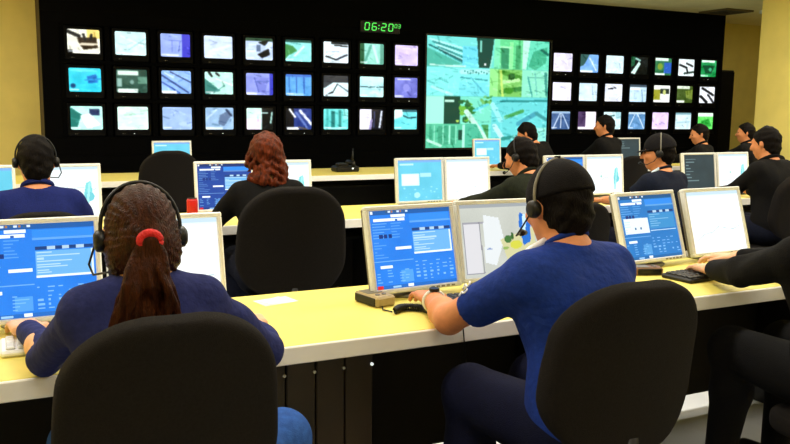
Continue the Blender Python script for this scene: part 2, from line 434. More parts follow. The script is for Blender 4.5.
P(0,1,8,(108,114,202),('r',.1,.06,.7,.12,(225,228,250)),('l',.4,.5,.7,.9,.03,(70,74,160)),('b',.5,.5,.15,.2,(136,140,220)),('r',0,.9,.4,1,(176,180,236)))
P(0,2,0,(190,246,236),('p',[(0,.05),(.35,.35),(.2,.9),(0,.9)],(22,112,102)),('r',.58,.1,.92,.4,(30,48,92)),('p',[(.3,.4),(.6,.3),(.95,.8),(.5,.95)],(240,252,250)))
P(0,2,1,(216,250,236),('l',.4,.35,.85,.3,.02,(170,216,200)),('l',.5,.5,.9,.48,.012,(186,224,210)),('r',0,.92,.5,1,(250,255,252)))
P(0,2,2,(162,192,236),('r',0,.05,1,.3,(150,180,228)),('b',.7,.75,.15,.1,(178,206,242)))
P(0,2,3,(150,186,220),('p',[(.5,.35),(.85,.1),(.9,.4),(.65,.85),(.45,.75)],(94,116,150)),('l',.75,.1,.92,.35,.04,(40,52,80)),('r',0,.9,.6,1,(210,230,242)),('l',.05,.5,.4,.1,.02,(200,222,240)))
P(0,2,4,(206,244,232),('p',[(0,.5),(.55,.5),(.5,1),(0,1)],(238,222,246)),('r',.56,0,1,1,(6,10,10)),('l',.6,.22,.78,.22,.03,(200,240,235)),('l',.95,.2,.9,.7,.03,(170,220,210)))
P(0,2,5,(38,58,130),('r',0,0,.3,1,(8,10,18)),('l',.15,.05,.35,.4,.04,W_),('l',.55,.1,1,.75,.06,(226,232,246)),('l',.4,.2,.85,.95,.05,(96,120,190)),('r',.05,.88,.5,1,W_),('l',.5,.9,.8,.98,.04,(90,80,70)))
P(0,2,6,(102,216,212),('r',.3,.1,.45,.9,(36,120,116)),('r',.6,.05,.72,.9,(50,136,130)),('r',.8,0,1,.5,(150,236,230)),('r',.1,0,.2,1,(70,180,176)),('l',.2,.95,.9,.92,.03,(200,250,248)))
P(0,2,7,(236,234,250),('r',.5,0,1,1,(10,12,24)),('p',[(.45,.55),(.55,.45),(.5,1),(.4,1)],(150,140,190)),('l',.93,.1,.85,.9,.04,(220,230,245)),('l',.62,.1,.6,.9,.03,(60,64,100)))
P(0,2,8,(112,226,232),('p',[(0,0),(.4,0),(.35,.35),(0,.5)],(220,252,252)),('l',.4,.3,.6,.42,.03,(20,70,80)),('l',.6,.42,.95,.38,.03,(20,60,72)),('r',.35,0,1,.12,(40,90,100)))
P(1,0,0,(226,222,246),('l',.4,.4,.7,.6,.02,(196,190,226)))
P(1,0,1,(120,172,236),('p',[(0,0),(.5,0),(.2,.6),(0,.7)],(46,84,80)),('l',.5,.2,.9,.9,.03,(220,236,250)),('r',0,.88,.7,1,(230,240,250)))
P(1,0,2,(210,236,246))
P(1,0,3,(8,14,14),('p',[(0,.0),(.25,0),(.2,.5),(0,.6)],(30,90,60)),('p',[(.0,.95),(.45,.25),(.55,.4),(.25,1)],(200,240,226)),('l',.3,.1,.5,.2,.06,(150,200,190)))
P(1,0,4,(46,112,70),('r',0,0,.8,.16,(220,240,230)),('r',.55,.25,1,.9,(40,90,180)),('r',0,.88,.6,1,(226,244,236)),('b',.3,.5,.15,.2,(120,150,50)))
P(1,0,5,(226,238,240),('l',.1,.35,.5,.5,.06,K_),('l',.5,.25,.9,.4,.05,K_),('l',.4,.85,.95,.75,.06,(40,60,50)),('l',.5,.5,.6,.8,.05,K_))
P(1,0,6,(22,140,72),('r',.05,0,.9,.15,(220,246,230)),('p',[(.1,.3),(.9,.3),(.7,.8),(.3,.8)],(10,70,40)),('r',.0,.88,.5,1,(120,220,160)),('b',.6,.55,.1,.12,(60,170,120)))
P(1,1,0,(232,230,250),('l',.1,.3,.9,.25,.02,(214,210,240)))
P(1,1,1,(206,230,242),('l',.7,.1,.8,.9,.02,(150,180,200)))
P(1,1,2,(226,232,246),('l',.2,.28,.45,.26,.035,K_),('l',.52,.2,.62,.24,.03,K_))
P(1,1,3,(192,222,242),('r',0,0,1,.14,(60,76,90)),('r',.05,.18,.6,.3,W_),('l',.7,.3,.8,.95,.03,(120,160,190)))
P(1,1,4,(236,240,236),('r',0,.25,.4,.85,(150,150,44)),('r',.4,.2,.95,.5,(40,50,40)),('b',.65,.4,.1,.16,(190,200,120)),('r',.5,.55,1,.9,(232,238,240)))
P(1,1,5,(62,84,32),('r',0,0,.8,.16,(226,240,220)),('p',[(.5,.3),(1,.2),(1,.8),(.6,.7)],(110,130,50)),('r',0,.85,.5,1,(220,230,214)))
P(1,1,6,(230,234,240),('l',.2,.1,.9,.5,.07,K_),('l',.1,.6,.5,.95,.08,K_),('l',.55,.5,.95,.95,.06,(20,22,30)))
P(1,2,0,(62,92,140),('l',.45,.1,.1,.95,.03,(190,210,235)),('l',.55,.1,.95,.95,.03,(190,210,235)),('l',.5,.1,.5,.95,.012,(220,230,240)),('r',0,0,1,.1,(150,180,210)))
P(1,2,1,(70,50,88),('r',.42,0,1,1,(240,232,240)),('r',0,.85,.6,1,(236,226,240)))
P(1,2,2,(204,232,236),('l',.1,.3,.6,.2,.04,(40,90,90)),('r',.7,0,1,.4,(160,206,214)))
P(1,2,3,(98,148,196),('l',.4,.05,.05,.9,.025,(210,228,242)),('l',.5,.05,.95,.95,.03,(210,228,242)),('r',0,0,1,.12,(190,214,232)))
P(1,2,4,(226,202,246))
P(1,2,5,(208,234,240),('l',.1,.6,.9,.55,.05,(170,206,216)),('r',0,0,1,.1,(120,160,170)))
P(1,2,6,(92,212,92),('r',0,0,1,.22,(220,246,226)),('p',[(.2,.5),(.7,.35),(.95,.8),(.4,.9)],(46,160,60)),('r',0,.88,.4,1,W_))
def paint(a, ops):
    for o in ops:
        {'r': rect, 'l': line, 'p': poly, 'b': blob}[o[0]](a, *o[1:])
    return a

# ------------------------------------------------------------------ wall monitors (tube televisions on the shelves)
CW, CH = .455, .415
def tv_case():
    sw, sh = .378/2, .291/2; w, h = CW/2, CH/2; zo = .022
    ring = lambda W, Hh, y, z0=0, b=.012: [(-W+b, y, -Hh+z0), (W-b, y, -Hh+z0), (W, y, -Hh+b+z0), (W, y, Hh-b+z0), (W-b, y, Hh+z0), (-W+b, y, Hh+z0), (-W, y, Hh-b+z0), (-W, y, -Hh+b+z0)]
    rs = [ring(sw, sh, .022, zo, .01), ring(sw+.004, sh+.004, .003, zo, .012), ring(w-.006, h-.006, .0, 0, .014), ring(w, h, .008, 0, .014), ring(w, h, .13), ring(w*.7, h*.72, .36, 0, .02), ring(w*.5, h*.5, .43, 0, .02)]
    V = sum(rs, []); Fc = []
    for i in range(len(rs)-1):
        for k in range(8):
            Fc.append((i*8+k, i*8+(k+1) % 8, (i+1)*8+(k+1) % 8, (i+1)*8+k))
    Fc.append(tuple(range(len(V)-8, len(V))))
    return V, [tuple(reversed(f)) for f in Fc]
case_me = mesh('television_case', tv_case(), TVCASE)
knob_me = mesh('control_knob', joined(cyl((0, -.006, 0), .006, .008, 8, 'y'), cyl((.022, -.006, 0), .004, .008, 8, 'y')), GREYP)
led_me = mesh('power_light', cbox(-.006, .006, -.004, .003, -.004, .004, .001), LEDW)
ORD = ['first', 'second', 'third', 'fourth', 'fifth', 'sixth', 'seventh', 'eighth', 'ninth']
ROWN = ['top', 'middle', 'bottom']
for (bank, r, c), (base, ops) in PIC.items():
    x = XL+c*PL if bank == 0 else XR+c*PR
    z = Z1-r*PZ
    lab = f"black wall television, {ROWN[r]} row, {ORD[c]} from the left in the {'left' if bank == 0 else 'right'} bank"
    t = thing('wall_television', lab, 'television', (x, WY-.012, z-PZ/2+.0235), 0, 'televisions of the video wall')
    cz = CH/2+.002
    ca = obj('case', case_me, t); ca.location = (0, 0, cz)
    a = canvas(46, 36, base, 12, seed=bank*100+r*20+c)
    a = clutter(paint(a, ops), 0, 0, 1, 1, 16, bank*100+r*20+c, 90)
    rect(a, .03, .9, .3, .95, (240, 246, 248), .8)
    a = soft(a, 2)
    ed = np.ones(a.shape[:2]); ed[0, 0] = ed[0, -1] = ed[-1, 0] = ed[-1, -1] = .1; a = a*ed[..., None]
    s = obj('screen', screen_mesh('screen', a, .380, .293, SCR_TV, .008), t); s.location = (0, .014, cz+.022)
    if random.random() < .75:
        k = obj('control_knob', knob_me, t); k.location = (-.15+.04*random.random(), 0, cz-.178)
    if (bank, r, c) in ((0,2,1),(0,2,3),(0,0,8),(0,1,8),(1,0,6),(1,2,6),(0,2,5),(1,0,0)):
        l = obj('power_light', led_me, t); l.location = (-.02+.1*random.random(), -.001, cz-.178)

# ------------------------------------------------------------------ big projection screen
BX0, BX1, BZ0, BZ1 = 5.918, 8.205, .818, 2.5175
bw, bh = BX1-BX0, BZ1-BZ0
a = canvas(190, 142, (116, 236, 222), 6, 3)
G = {'c': (120, 240, 240), 'd': (18, 72, 60), 'g': (96, 222, 150), 'p': (176, 252, 232), 't': (60, 178, 156), 'y': (120, 206, 92), 'b': (90, 216, 236)}
rect(a, 0, 0, .41, .27, (120, 232, 226))
poly(a, [(0, .1), (.28, .24), (.05, .27), (0, .27)], (78, 190, 168))
for i in range(6): line(a, .03+.02*i, .03+.022*i, .36, .12+.03*i, .007, (40, 140, 140) if i % 2 else (190, 250, 246))
line(a, .02, .08, .3, .22, .006, (20, 96, 96)); rect(a, .28, .08, .4, .27, (112, 228, 246)); line(a, .03, .255, .3, .262, .006, (210, 252, 240))
poly(a, [(.39, 0), (.53, 0), (.50, .27), (.41, .27)], G['d']); rect(a, .415, .02, .43, .13, (130, 220, 200)); blob(a, .46, .235, .009, .012, W_); line(a, .52, .16, .5, .27, .006, (150, 240, 220))
rect(a, .53, 0, .77, .27, (104, 224, 150)); rect(a, .53, 0, .58, .27, (130, 240, 190)); rect(a, .59, .06, .65, .27, (52, 150, 104)); rect(a, .66, .02, .69, .27, (150, 250, 170)); rect(a, .71, .05, .75, .27, (66, 170, 110)); rect(a, .58, .06, .68, .08, (170, 250, 190))
rect(a, .77, 0, 1, .27, (110, 232, 196)); poly(a, [(.77, .0), (.83, 0), (.8, .27), (.77, .27)], (196, 255, 236)); poly(a, [(.86, .1), (.98, .05), (.97, .2), (.88, .27), (.82, .24)], (64, 182, 140)); line(a, .93, .08, .985, .12, .012, (20, 110, 90))
rect(a, 0, .27, .5, .53, (136, 246, 242)); line(a, .28, .31, .5, .3, .02, (180, 250, 246)); line(a, .27, .36, .48, .38, .006, (52, 160, 170)); line(a, .35, .36, .45, .49, .006, (70, 180, 196)); line(a, .05, .45, .2, .52, .012, (180, 255, 250)); rect(a, .26, .4, .5, .53, (112, 226, 244), .5)
for i in range(9): blob(a, .3+.022*i, .3+.01*(i % 3), .006, .008, (40, 150, 150))
rect(a, .5, .27, .77, .53, (126, 206, 104)); rect(a, .5, .27, .57, .53, (156, 244, 150)); line(a, .6, .3, .76, .35, .02, (70, 150, 50)); line(a, .6, .48, .76, .45, .02, (50, 140, 60)); line(a, .59, .29, .61, .52, .01, (200, 240, 120)); line(a, .62, .39, .74, .37, .016, (190, 250, 170)); blob(a, .68, .34, .03, .03, (40, 110, 50)); blob(a, .66, .47, .04, .03, (60, 150, 40))
rect(a, .77, .27, 1, .53, (148, 240, 208)); line(a, .82, .34, .98, .34, .005, (80, 170, 150)); line(a, .82, .34, .86, .52, .006, (60, 170, 160)); line(a, .97, .3, .985, .5, .012, (60, 156, 140)); line(a, .88, .3, .9, .5, .005, (110, 206, 190))
rect(a, 0, .53, .14, .78, (170, 252, 230)); rect(a, .14, .53, .28, .78, (16, 70, 52)); rect(a, .15, .565, .22, .585, (200, 250, 230)); blob(a, .25, .755, .012, .012, (190, 230, 100))
rect(a, .27, .53, .52, .78, (126, 236, 208)); 
rs = np.random.RandomState(4)
for i in range(26): blob(a, .27+.1*rs.rand(), .56+.2*rs.rand(), .012+.016*rs.rand(), .012+.012*rs.rand(), [(40, 130, 50), (110, 190, 60), (30, 100, 50)][i % 3])
for i in range(12): blob(a, .44+.08*rs.rand(), .53+.06*rs.rand(), .014, .012, [(60, 150, 60), (120, 200, 110)][i % 2])
line(a, .32, .67, .5, .96, .022, (206, 255, 236)); line(a, .38, .66, .49, .6, .012, (100, 222, 230))
rect(a, .52, .53, 1, 1, (108, 224, 226)); line(a, .6, .57, .99, .56, .01, (40, 150, 150)); line(a, .64, .72, .78, .66, .016, (70, 170, 90)); line(a, .55, .8, .62, .92, .02, (200, 250, 250)); line(a, .62, .92, .75, .9, .016, (40, 150, 140)); line(a, .75, .78, .9, .68, .02, (70, 170, 190)); line(a, .9, .68, .99, .74, .014, (60, 156, 160)); rect(a, .82, .82, 1, 1, (150, 240, 224)); line(a, .53, .6, .6, .75, .02, (160, 246, 246))
for i in range(30): blob(a, .53+.46*rs.rand(), .6+.38*rs.rand(), .012, .008, [(180, 250, 250), (70, 180, 190)][i % 2], .6)
rect(a, 0, .78, .31, 1, (92, 206, 164)); 
for x in (.03, .1, .15, .2): rect(a, x, .8, x+.03, .97, (64, 172, 132)); line(a, x+.04, .8, x+.04, .96, .004, (170, 250, 220))
rect(a, .26, .84, .29, .93, (14, 74, 56)); line(a, .3, .8, .3, 1, .012, (180, 252, 230)); line(a, .02, .93, .12, .98, .012, (190, 252, 226))
poly(a, [(.31, .78), (.4, .78), (.5, 1), (.31, 1)], (78, 196, 160)); poly(a, [(.44, .79), (.5, .79), (.5, .93)], (70, 156, 90))
for i, q in enumerate(((0, 0, .41, .27), (.53, 0, .77, .27), (.77, 0, 1, .27), (0, .27, .25, .53), (.25, .27, .5, .53), (.5, .27, .77, .53), (.77, .27, 1, .53), (.28, .53, .52, .78), (.52, .53, 1, .76), (.52, .76, 1, 1), (0, .78, .31, 1), (.31, .78, .52, 1))): clutter(a, *q, 40, i+50, 75)
line(a, 0, .53, 1, .53, .004, (80, 200, 190), .5); line(a, 0, .27, 1, .27, .004, (80, 200, 190), .5)
a = soft(a, 1)
t = thing('projection_screen', 'large green tinted projection screen showing many camera pictures at once', 'screen', ((BX0+BX1)/2, WY+.02, BZ0))
s = obj('screen', screen_mesh('screen', a, bw, bh, SCR_WALL), t); s.location = (0, 0, bh/2)
e = .03
part('frame', joined(cbox(-bw/2-e, bw/2+e, -.03, .06, -e, 0), cbox(-bw/2-e, bw/2+e, -.03, .06, bh, bh+e), cbox(-bw/2-e, -bw/2, -.03, .06, 0, bh), cbox(bw/2, bw/2+e, -.03, .06, 0, bh)), BLKPL, t)
part('rear_housing', cbox(-bw/2, bw/2, .02, .8, .01, bh-.01, .02), BLKPL, t)

# ------------------------------------------------------------------ digital clock on the fascia
ct = thing('digital_clock', 'black digital wall clock with slanted green figures reading 06:20', 'clock', (5.125, WY-.002, 2.505))
part('housing', cbox(-.32, .32, -.035, 0, 0, .17, .008), BLKPL, ct)
SEG = {'0': 'abcdef', '6': 'acdefg', '2': 'abged', '3': 'abgcd'}
def digit(ch, x, z, w, h):
    th = h*.075; sl = .12
    P4 = {'a': ((0, h), (w, h)), 'g': ((0, h/2), (w, h/2)), 'd': ((0, 0), (w, 0)), 'f': ((0, h/2), (0, h)), 'b': ((w, h/2), (w, h)), 'e': ((0, 0), (0, h/2)), 'c': ((w, 0), (w, h/2))}
    out = []
    for s in SEG[ch]:
        (xa, za), (xb, zb) = P4[s]
        A = np.array([x+xa+sl*za, -.0385, z+za]); Bp = np.array([x+xb+sl*zb, -.0385, z+zb]); d = (Bp-A); A = A+d*.09; Bp = Bp-d*.09
        out.append(tube([A, Bp], th, 6))
    return joined(*out)
x = -.255
for ch, dx in (('0', .115), ('6', .15), ('2', .115), ('0', .11)):
    part('digit', digit(ch, x, .035, .066, .1), GREEN, ct); x += dx
part('colon', joined(cyl((-.032, -.042, .06), .008, .008, 8, 'y'), cyl((-.027, -.042, .105), .008, .008, 8, 'y')), GREEN, ct)
for ch in '03':
    part('digit', digit(ch, x-.01, .085, .036, .05), GREEN, ct); x += .056

# ------------------------------------------------------------------ ceiling vent, lamps, equipment cabinet
v = thing('ceiling_vent', 'square dark slotted air vent in the cream ceiling', 'vent', (11.58, 10.58, CEIL-.03))
def sq_ring(r0, r1, z0, z1):
    return joined(cbox(-r1, r1, -r1, -r0, z0, z1), cbox(-r1, r1, r0, r1, z0, z1), cbox(-r1, -r0, -r0, r0, z0, z1), cbox(r0, r1, -r0, r0, z0, z1))
part('frame', sq_ring(.28, .32, 0, .03), mat('vent_paint', (110, 92, 50), .6), v)
for i in range(4): part('louver', sq_ring(.05+.055*i, .08+.055*i, .002, .02), mat('vent_louver', (54, 44, 26), .6), v)
part('duct_backing', cbox(-.28, .28, -.28, .28, .024, .03, .001), BLKPL, v)
LAMPS.sort(key=lambda q: (q[1], q[0]))
for i, (x, y) in enumerate(LAMPS):
    row = {.6: 'nearest the rear wall', 3.3: 'above the front desks', 6.0: 'above the middle desks', 9.6: 'beside the video wall', 6.2: 'added to brighten the right wall', 9.9: 'added to light the right alcove'}[y]
    t = thing('ceiling_lamp', f'flat white ceiling light panel {row}, {ORD[sum(1 for q in LAMPS[:i] if q[1] == y)]} from the left', 'ceiling lamp', (x, y, CEIL-.06), 0, 'ceiling light panels')
    part('frame', joined(cbox(-.62, .62, -.32, -.3, 0, .06), cbox(-.62, .62, .3, .32, 0, .06), cbox(-.62, -.6, -.3, .3, 0, .06), cbox(.6, .62, -.3, .3, 0, .06)), WHITEP, t)
    part('diffuser', cbox(-.6, .6, -.3, .3, .01, .06, .002), DIFF, t)
    l = bpy.data.lights.new('lamp_light', 'AREA'); l.shape = 'RECTANGLE'; l.size = 1.15; l.size_y = .55; l.energy = LAMP_W*(.55 if y < 1 else .06 if y == 9.9 else 1.5 if y == 6.2 else .6 if y == 6.0 else 1.1 if y == 3.3 else 1.); l.color = (1, .95, .86)
    lo = bpy.data.objects.new('lamp_light', l); COL.objects.link(lo); lo.parent = t; lo.location = (0, 0, -.004)
t = thing('equipment_cabinet', 'tall black equipment cabinet at the right end of the video wall', 'cabinet', (12.38, 11.2, 0))
part('body', cbox(-.22, .22, .02, .6, 0, 2.2, .01), BLKPL, t)
part('door', cbox(-.21, .21, 0, .02, .05, 2.17, .004), TVCASE, t)
part('handle', cbox(-.17, -.15, -.025, 0, 1.0, 1.2, .004), METAL, t)

# ------------------------------------------------------------------ desks
def desk(label, x0, x1, y0, y1, legs):
    xc = (x0+x1)/2
    t = thing('long_desk', label, 'desk', (xc, y0, 0))
    w = (x1-x0)/2; d = y1-y0
    part('worktop', cbox(-w, w, .012, d, .712, .75, .004), TOP, t)
    part('front_edge', cbox(-w, w, 0, .0125, .697, .7495, .003), EDGE, t)
    part('modesty_panel', cbox(-w+.02, w-.02, d-.05, d-.025, .08, .711, .003), DESKBLK, t)
    part('cable_tray', cbox(-w+.04, w-.04, d-.22, d-.052, .55, .57, .003), DESKBLK, t)
    for lx in legs:
        l = part('support', cbox(lx-xc-.02, lx-xc+.02, .08, d-.052, 0, .711, .004), DESKBLK, t)
    return t
desk('cream topped long desk nearest the camera', -1.6, 4.4, 2.12, 2.78, (-1.5, .42, 1.92, 3.35, 4.3))
desk('cream topped long desk in the middle row', -1.8, 6.6, 4.5, 5.16, (-1.7, .75, 2.2, 3.7, 5.0, 6.5))
desk('cream topped long desk nearest the video wall', -1.0, 9.4, 7.52, 8.45, (-.9, 2.2, 4.2, 6.6, 9.3))
# narrow locker doors under the front desk
t = thing('equipment_locker', 'dark brown narrow locker with small locks under the front desk', 'cabinet', (.86, 2.3, 0))
part('body', cbox(-.2, .2, .02, .36, .03, .7, .004), DESKBLK, t)
for i in range(4):
    d = part('door', cbox(-.195+i*.098, -.101+i*.098, 0, .019, .05, .69, .003), DOORM, t)
    part('lock', cyl((-.19+i*.098+.085, -.006, .605), .005, .008, 10, 'y'), LEDW if i == 3 else SILVER, d)
part('plinth', cbox(-.19, .19, .04, .34, 0, .03, .002), DESKBLK, t)

# ------------------------------------------------------------------ flat monitors
MW, MH, BZ = .372, .312, .017
def ui(seed, base=(34, 122, 222), w=104, h=84, box='list'):
    rs = np.random.RandomState(seed); a = canvas(w, h, base, 3, seed)
    dk = tuple(v*.72 for v in base); lt = (150, 196, 236); wh = (232, 242, 250)
    rect(a, 0, 0, 1, .055, dk); rect(a, .02, .015, .05, .045, (230, 240, 250))
    for i in range(8): rect(a, .2+.035*i, .015, .222+.035*i, .04, [(60, 90, 110), (210, 225, 235), (170, 120, 60)][i % 3])
    rect(a, .26, .065, .43, .1, wh); rect(a, .05, .11, .42, .142, wh); rect(a, .31, .115, .34, .14, (40, 90, 170))
    rect(a, .48, .16, 1, .175, lt, .5); rect(a, .48, .07, .98, .15, (44, 134, 226)); 
    for y in np.arange(.17, .36, .035): rect(a, .03, y, .03+.12+.1*rs.rand(), y+.012, lt, .55); rect(a, .25, y, .3+.1*rs.rand(), y+.012, lt, .45)
    for i in range(3): rect(a, .1+.055*i, .31, .14+.055*i, .36, (14, 50, 120))
    rect(a, .5, .25, .98, .29, (22, 60, 120)); 
    for i in range(3): rect(a, .6+.12*i, .255, .66+.12*i, .285, (170, 200, 220))
    if box == 'list':
        rect(a, .5, .3, .98, .58, (104, 172, 226))
        for y in np.arange(.315, .54, .03): rect(a, .51, y, .56+.35*rs.rand(), y+.012, (190, 220, 240), .8)
        rect(a, .5, .555, .97, .585, wh); rect(a, .965, .3, .98, .58, (216, 232, 244))
        rect(a, .28, .48, .47, .515, wh)
    else:
        rect(a, .05, .36, .48, .6, (222, 234, 240))
        for i in range(2): rect(a, .22+.1*i, .5, .25+.1*i, .53, (70, 110, 150))
        rect(a, .5, .3, .97, .53, (56, 138, 196)); rect(a, .5, .56, .97, .575, (190, 220, 236))
        for y in np.arange(.31, .52, .035): rect(a, .52, y, .56+.35*rs.rand(), y+.012, (150, 200, 226), .7)
    rect(a, 0, .64, .48, .65, lt, .6)
    for y in np.arange(.4, .62, .04): rect(a, .03, y, .03+.2*rs.rand(), y+.012, lt, .45)
    rect(a, .08, .7, .22, .735, wh)
    for y in np.arange(.68, .95, .045):
        for x in np.arange(.5, .95, .085):
            if rs.rand() < .75: rect(a, x, y, x+.02+.04*rs.rand(), y+.016, (150, 200, 240), .75)
    for y in np.arange(.76, .93, .035):
        for x in (.03, .15, .3, .37):
            if rs.rand() < .8: rect(a, x, y, x+.03+.04*rs.rand(), y+.014, (140, 196, 236), .7)
    rect(a, .32, .77, .46, .93, (120, 186, 236), .5)
    rect(a, .0, .955, 1, 1, tuple(v*.85 for v in base)); rect(a, .02, .95, .09, 1, (206, 40, 40)); rect(a, .38, .955, .45, .99, wh); rect(a, .2, .96, .3, .985, lt)
    return a
def mapui(seed, base=(236, 245, 246)):
    rs = np.random.RandomState(seed); a = canvas(90, 72, base, 2, seed)
    rect(a, 0, 0, 1, .05, (190, 214, 226)); rect(a, .0, .05, 1, .09, (220, 232, 238))
    p = np.array([.1, .8])
    for i in range(7):
        q = np.clip(p+np.array([.14, -.16*rs.rand()+.04]), .05, .95); line(a, *p, *q, .006, (176, 196, 200)); p = q
    for i in range(3): line(a, rs.rand(), .15, rs.rand(), .95, .004, (204, 216, 220))
    return a
def scr_picture(kind, seed):
    if kind == 'ui': return ui(seed)
    if kind == 'uibox': return ui(seed, (36, 118, 190), box='box')
    if kind == 'uinavy': return ui(seed, (24, 66, 150))
    if kind == 'uicyan':
        a = canvas(90, 72, (98, 196, 222), 4, seed)
        rect(a, 0, 0, 1, .05, (120, 170, 230)); rect(a, .05, .08, .35, .13, (190, 236, 246)); rect(a, .08, .34, .48, .62, (224, 246, 248)); rect(a, .5, .32, .75, .42, (170, 226, 240))
        for i in range(14): rect(a, .1+.8*seed_r(seed, i), .65+.3*seed_r(seed, i+40), .14+.8*seed_r(seed, i), .67+.3*seed_r(seed, i+40), (180, 236, 244), .7)
        blob(a, .42, .86, .07, .07, (170, 232, 240)); return soft(a, 1)
    if kind == 'map':
        a = mapui(seed); poly(a, [(.8, .35), (.88, .3), (.9, .5), (.84, .75), (.78, .9), (.76, .6)], (120, 212, 214)); blob(a, .85, .62, .08, .1, (110, 200, 210)); line(a, .86, .35, .8, .9, .02, (160, 226, 226)); blob(a, .4, .55, .02, .04, (150, 206, 190)); return a
    if kind == 'white': return mapui(seed, (246, 250, 250))
    if kind == 'mapgrey':
        a = canvas(96, 78, (186, 190, 182), 4, seed)
        rect(a, 0, 0, 1, .05, (150, 156, 160)); rect(a, .04, .24, .24, .94, (206, 206, 210)); rect(a, .04, .24, .38, .27, (150, 150, 160)); line(a, .24, .25, .26, .94, .006, (130, 130, 140)); line(a, .04, .25, .04, .94, .006, (130, 130, 140)); line(a, .04, .94, .26, .94, .006, (140, 140, 150))
        poly(a, [(.3, .15), (.5, .2), (.55, .5), (.42, .85), (.28, .8)], (214, 220, 222)); poly(a, [(.5, .5), (.95, .35), (.98, .8), (.6, .9)], (198, 196, 150))
        blob(a, .6, .5, .05, .05, (60, 110, 56)); blob(a, .66, .46, .02, .05, (40, 90, 40)); blob(a, .7, .58, .08, .06, (200, 200, 70)); blob(a, .56, .62, .04, .02, (140, 170, 90)); blob(a, .35, .62, .04, .012, (130, 150, 190))
        poly(a, [(.78, .14), (.92, .2), (.9, .55), (.8, .6), (.76, .3)], (24, 104, 196)); poly(a, [(.82, .16), (.88, .18), (.84, .4), (.8, .4)], (190, 224, 246))
        return a
    if kind == 'dark':
        a = canvas(80, 64, (38, 58, 66), 3, seed)
        for i in range(8): rect(a, .06, .12+.09*i, .1+.5*seed_r(seed, i), .145+.09*i, (130, 160, 166), .7)
        return a
def seed_r(s, i): return np.random.RandomState(s*131+i*7+1).rand()
bez_me = mesh('bezel', joined(cbox(-MW/2, MW/2, -.016, .012, 0, BZ, .004), cbox(-MW/2, MW/2, -.016, .012, MH-BZ, MH, .004), cbox(-MW/2, -MW/2+BZ, -.016, .012, BZ-.003, MH-BZ+.003, .004), cbox(MW/2-BZ, MW/2, -.016, .012, BZ-.003, MH-BZ+.003, .004)), SILVER)
bezw_me = bez_me.copy(); bezw_me.materials[0] = WHITEP
shell_me = mesh('rear_shell', joined(cbox(-MW/2+.002, MW/2-.002, .0, .03, .002, MH-.002, .008), cbox(-MW/2+.06, MW/2-.06, .03, .052, .05, MH-.05, .012)), GREYP)
btn_me = mesh('buttons', joined(*[cbox(.05+.022*i, .064+.022*i, -.0185, -.014, .004, .010, .001) for i in range(5)]), GREYP)
neck_me = mesh('stand_neck', cbox(-.035, .035, .06, .085, .01, .2, .006), GREYP)
base_me = mesh('stand_base', lathe([(.05, 0), (.105, .0), (.108, .006), (.1, .012), (.04, .018)], 28, (0, .06, 0)), GREYP)
def lcd(label, x, y, kind, seed, tilt=10, yaw=0, white=False, z=.75, lift=.022, group='flat monitors on the desks'):
    t = thing('flat_monitor', label, 'monitor', (x, y, z), math.radians(yaw), group)
    hd = obj('panel', bezw_me if white else bez_me, t); hd.location = (0, 0, lift); hd.rotation_euler = (-math.radians(tilt), 0, 0)
    obj('rear_shell', shell_me, hd); obj('buttons', btn_me, hd)
    s = obj('screen', screen_mesh('screen', scr_picture(kind, seed), MW-2*BZ+.002, MH-2*BZ+.002, SCR_LCD), hd); s.location = (0, -.008, MH/2)
    obj('stand_neck', neck_me, t).location = (0, .03, 0); obj('stand_base', base_me, t).location = (0, .03, 0)
    return t
# front row
lcd('white framed monitor with blue data screen in front of the ponytailed woman', .088, 2.6, 'ui', 1, 9, 0, True)
lcd('white framed monitor showing a pale map, right of the ponytailed woman', .478, 2.63, 'white', 2, 14, -2, True, lift=.013)
lcd('silver monitor with blue data screen left of the man in blue', 1.333, 2.53, 'ui', 3, 14, 4)
lcd('silver monitor with a grey map beside the face of the man in blue', 1.72, 2.56, 'mapgrey', 4, 14, -2)
lcd('silver monitor with blue data screen behind the box at the right keyboard', 2.545, 2.62, 'uibox', 5, 18, 5)
lcd('silver monitor with a nearly blank white screen above the typing hands', 2.96, 2.64, 'white', 6, 17, 2)
# middle row
lcd('monitor with cyan screen left of the navy shirted man', -.1, 4.97, 'uicyan', 7, 6, 0, True)
lcd('white framed monitor showing a pale map right of the navy shirted man', .35, 4.97, 'map', 8, 6, 0, True)
lcd('monitor with navy data screen left of the auburn haired woman', 1.262, 4.97, 'uinavy', 9, 6, 0, True)
lcd('monitor with pale blue screen right of the auburn haired woman', 1.645, 4.97, 'map', 10, 6, 0, True)
lcd('monitor with cyan data screen left of the olive jacketed man', 2.62, 4.95, 'uicyan', 11, 6, 0)
lcd('monitor with blank white screen in front of the olive jacketed man', 3.0, 4.95, 'white', 12, 6, 0)
lcd('blue monitor half hidden behind the capped head of the man in blue', 3.86, 4.95, 'ui', 13, 6, 0)
lcd('monitor with a pale map left of the dark capped man', 4.24, 4.95, 'map', 14, 6, 0)
lcd('monitor with dark text screen left of the black jacketed man', 5.25, 4.95, 'dark', 15, 8, 0)
lcd('monitor with a pale map in front of the black jacketed man', 5.64, 4.95, 'map', 16, 8, 0)
# far row
lcd('white framed monitor behind the empty chair at the far desk', 1.52, 8.0, 'uicyan', 17, 5, 0, True)
lcd('pale blue monitor on the far desk below the projection screen', 5.1, 8.0, 'uicyan', 18, 5, 0, True)
lcd('dark screened monitor on the far desk above the dark capped man', 7.22, 8.0, 'dark', 19, 5, 0)

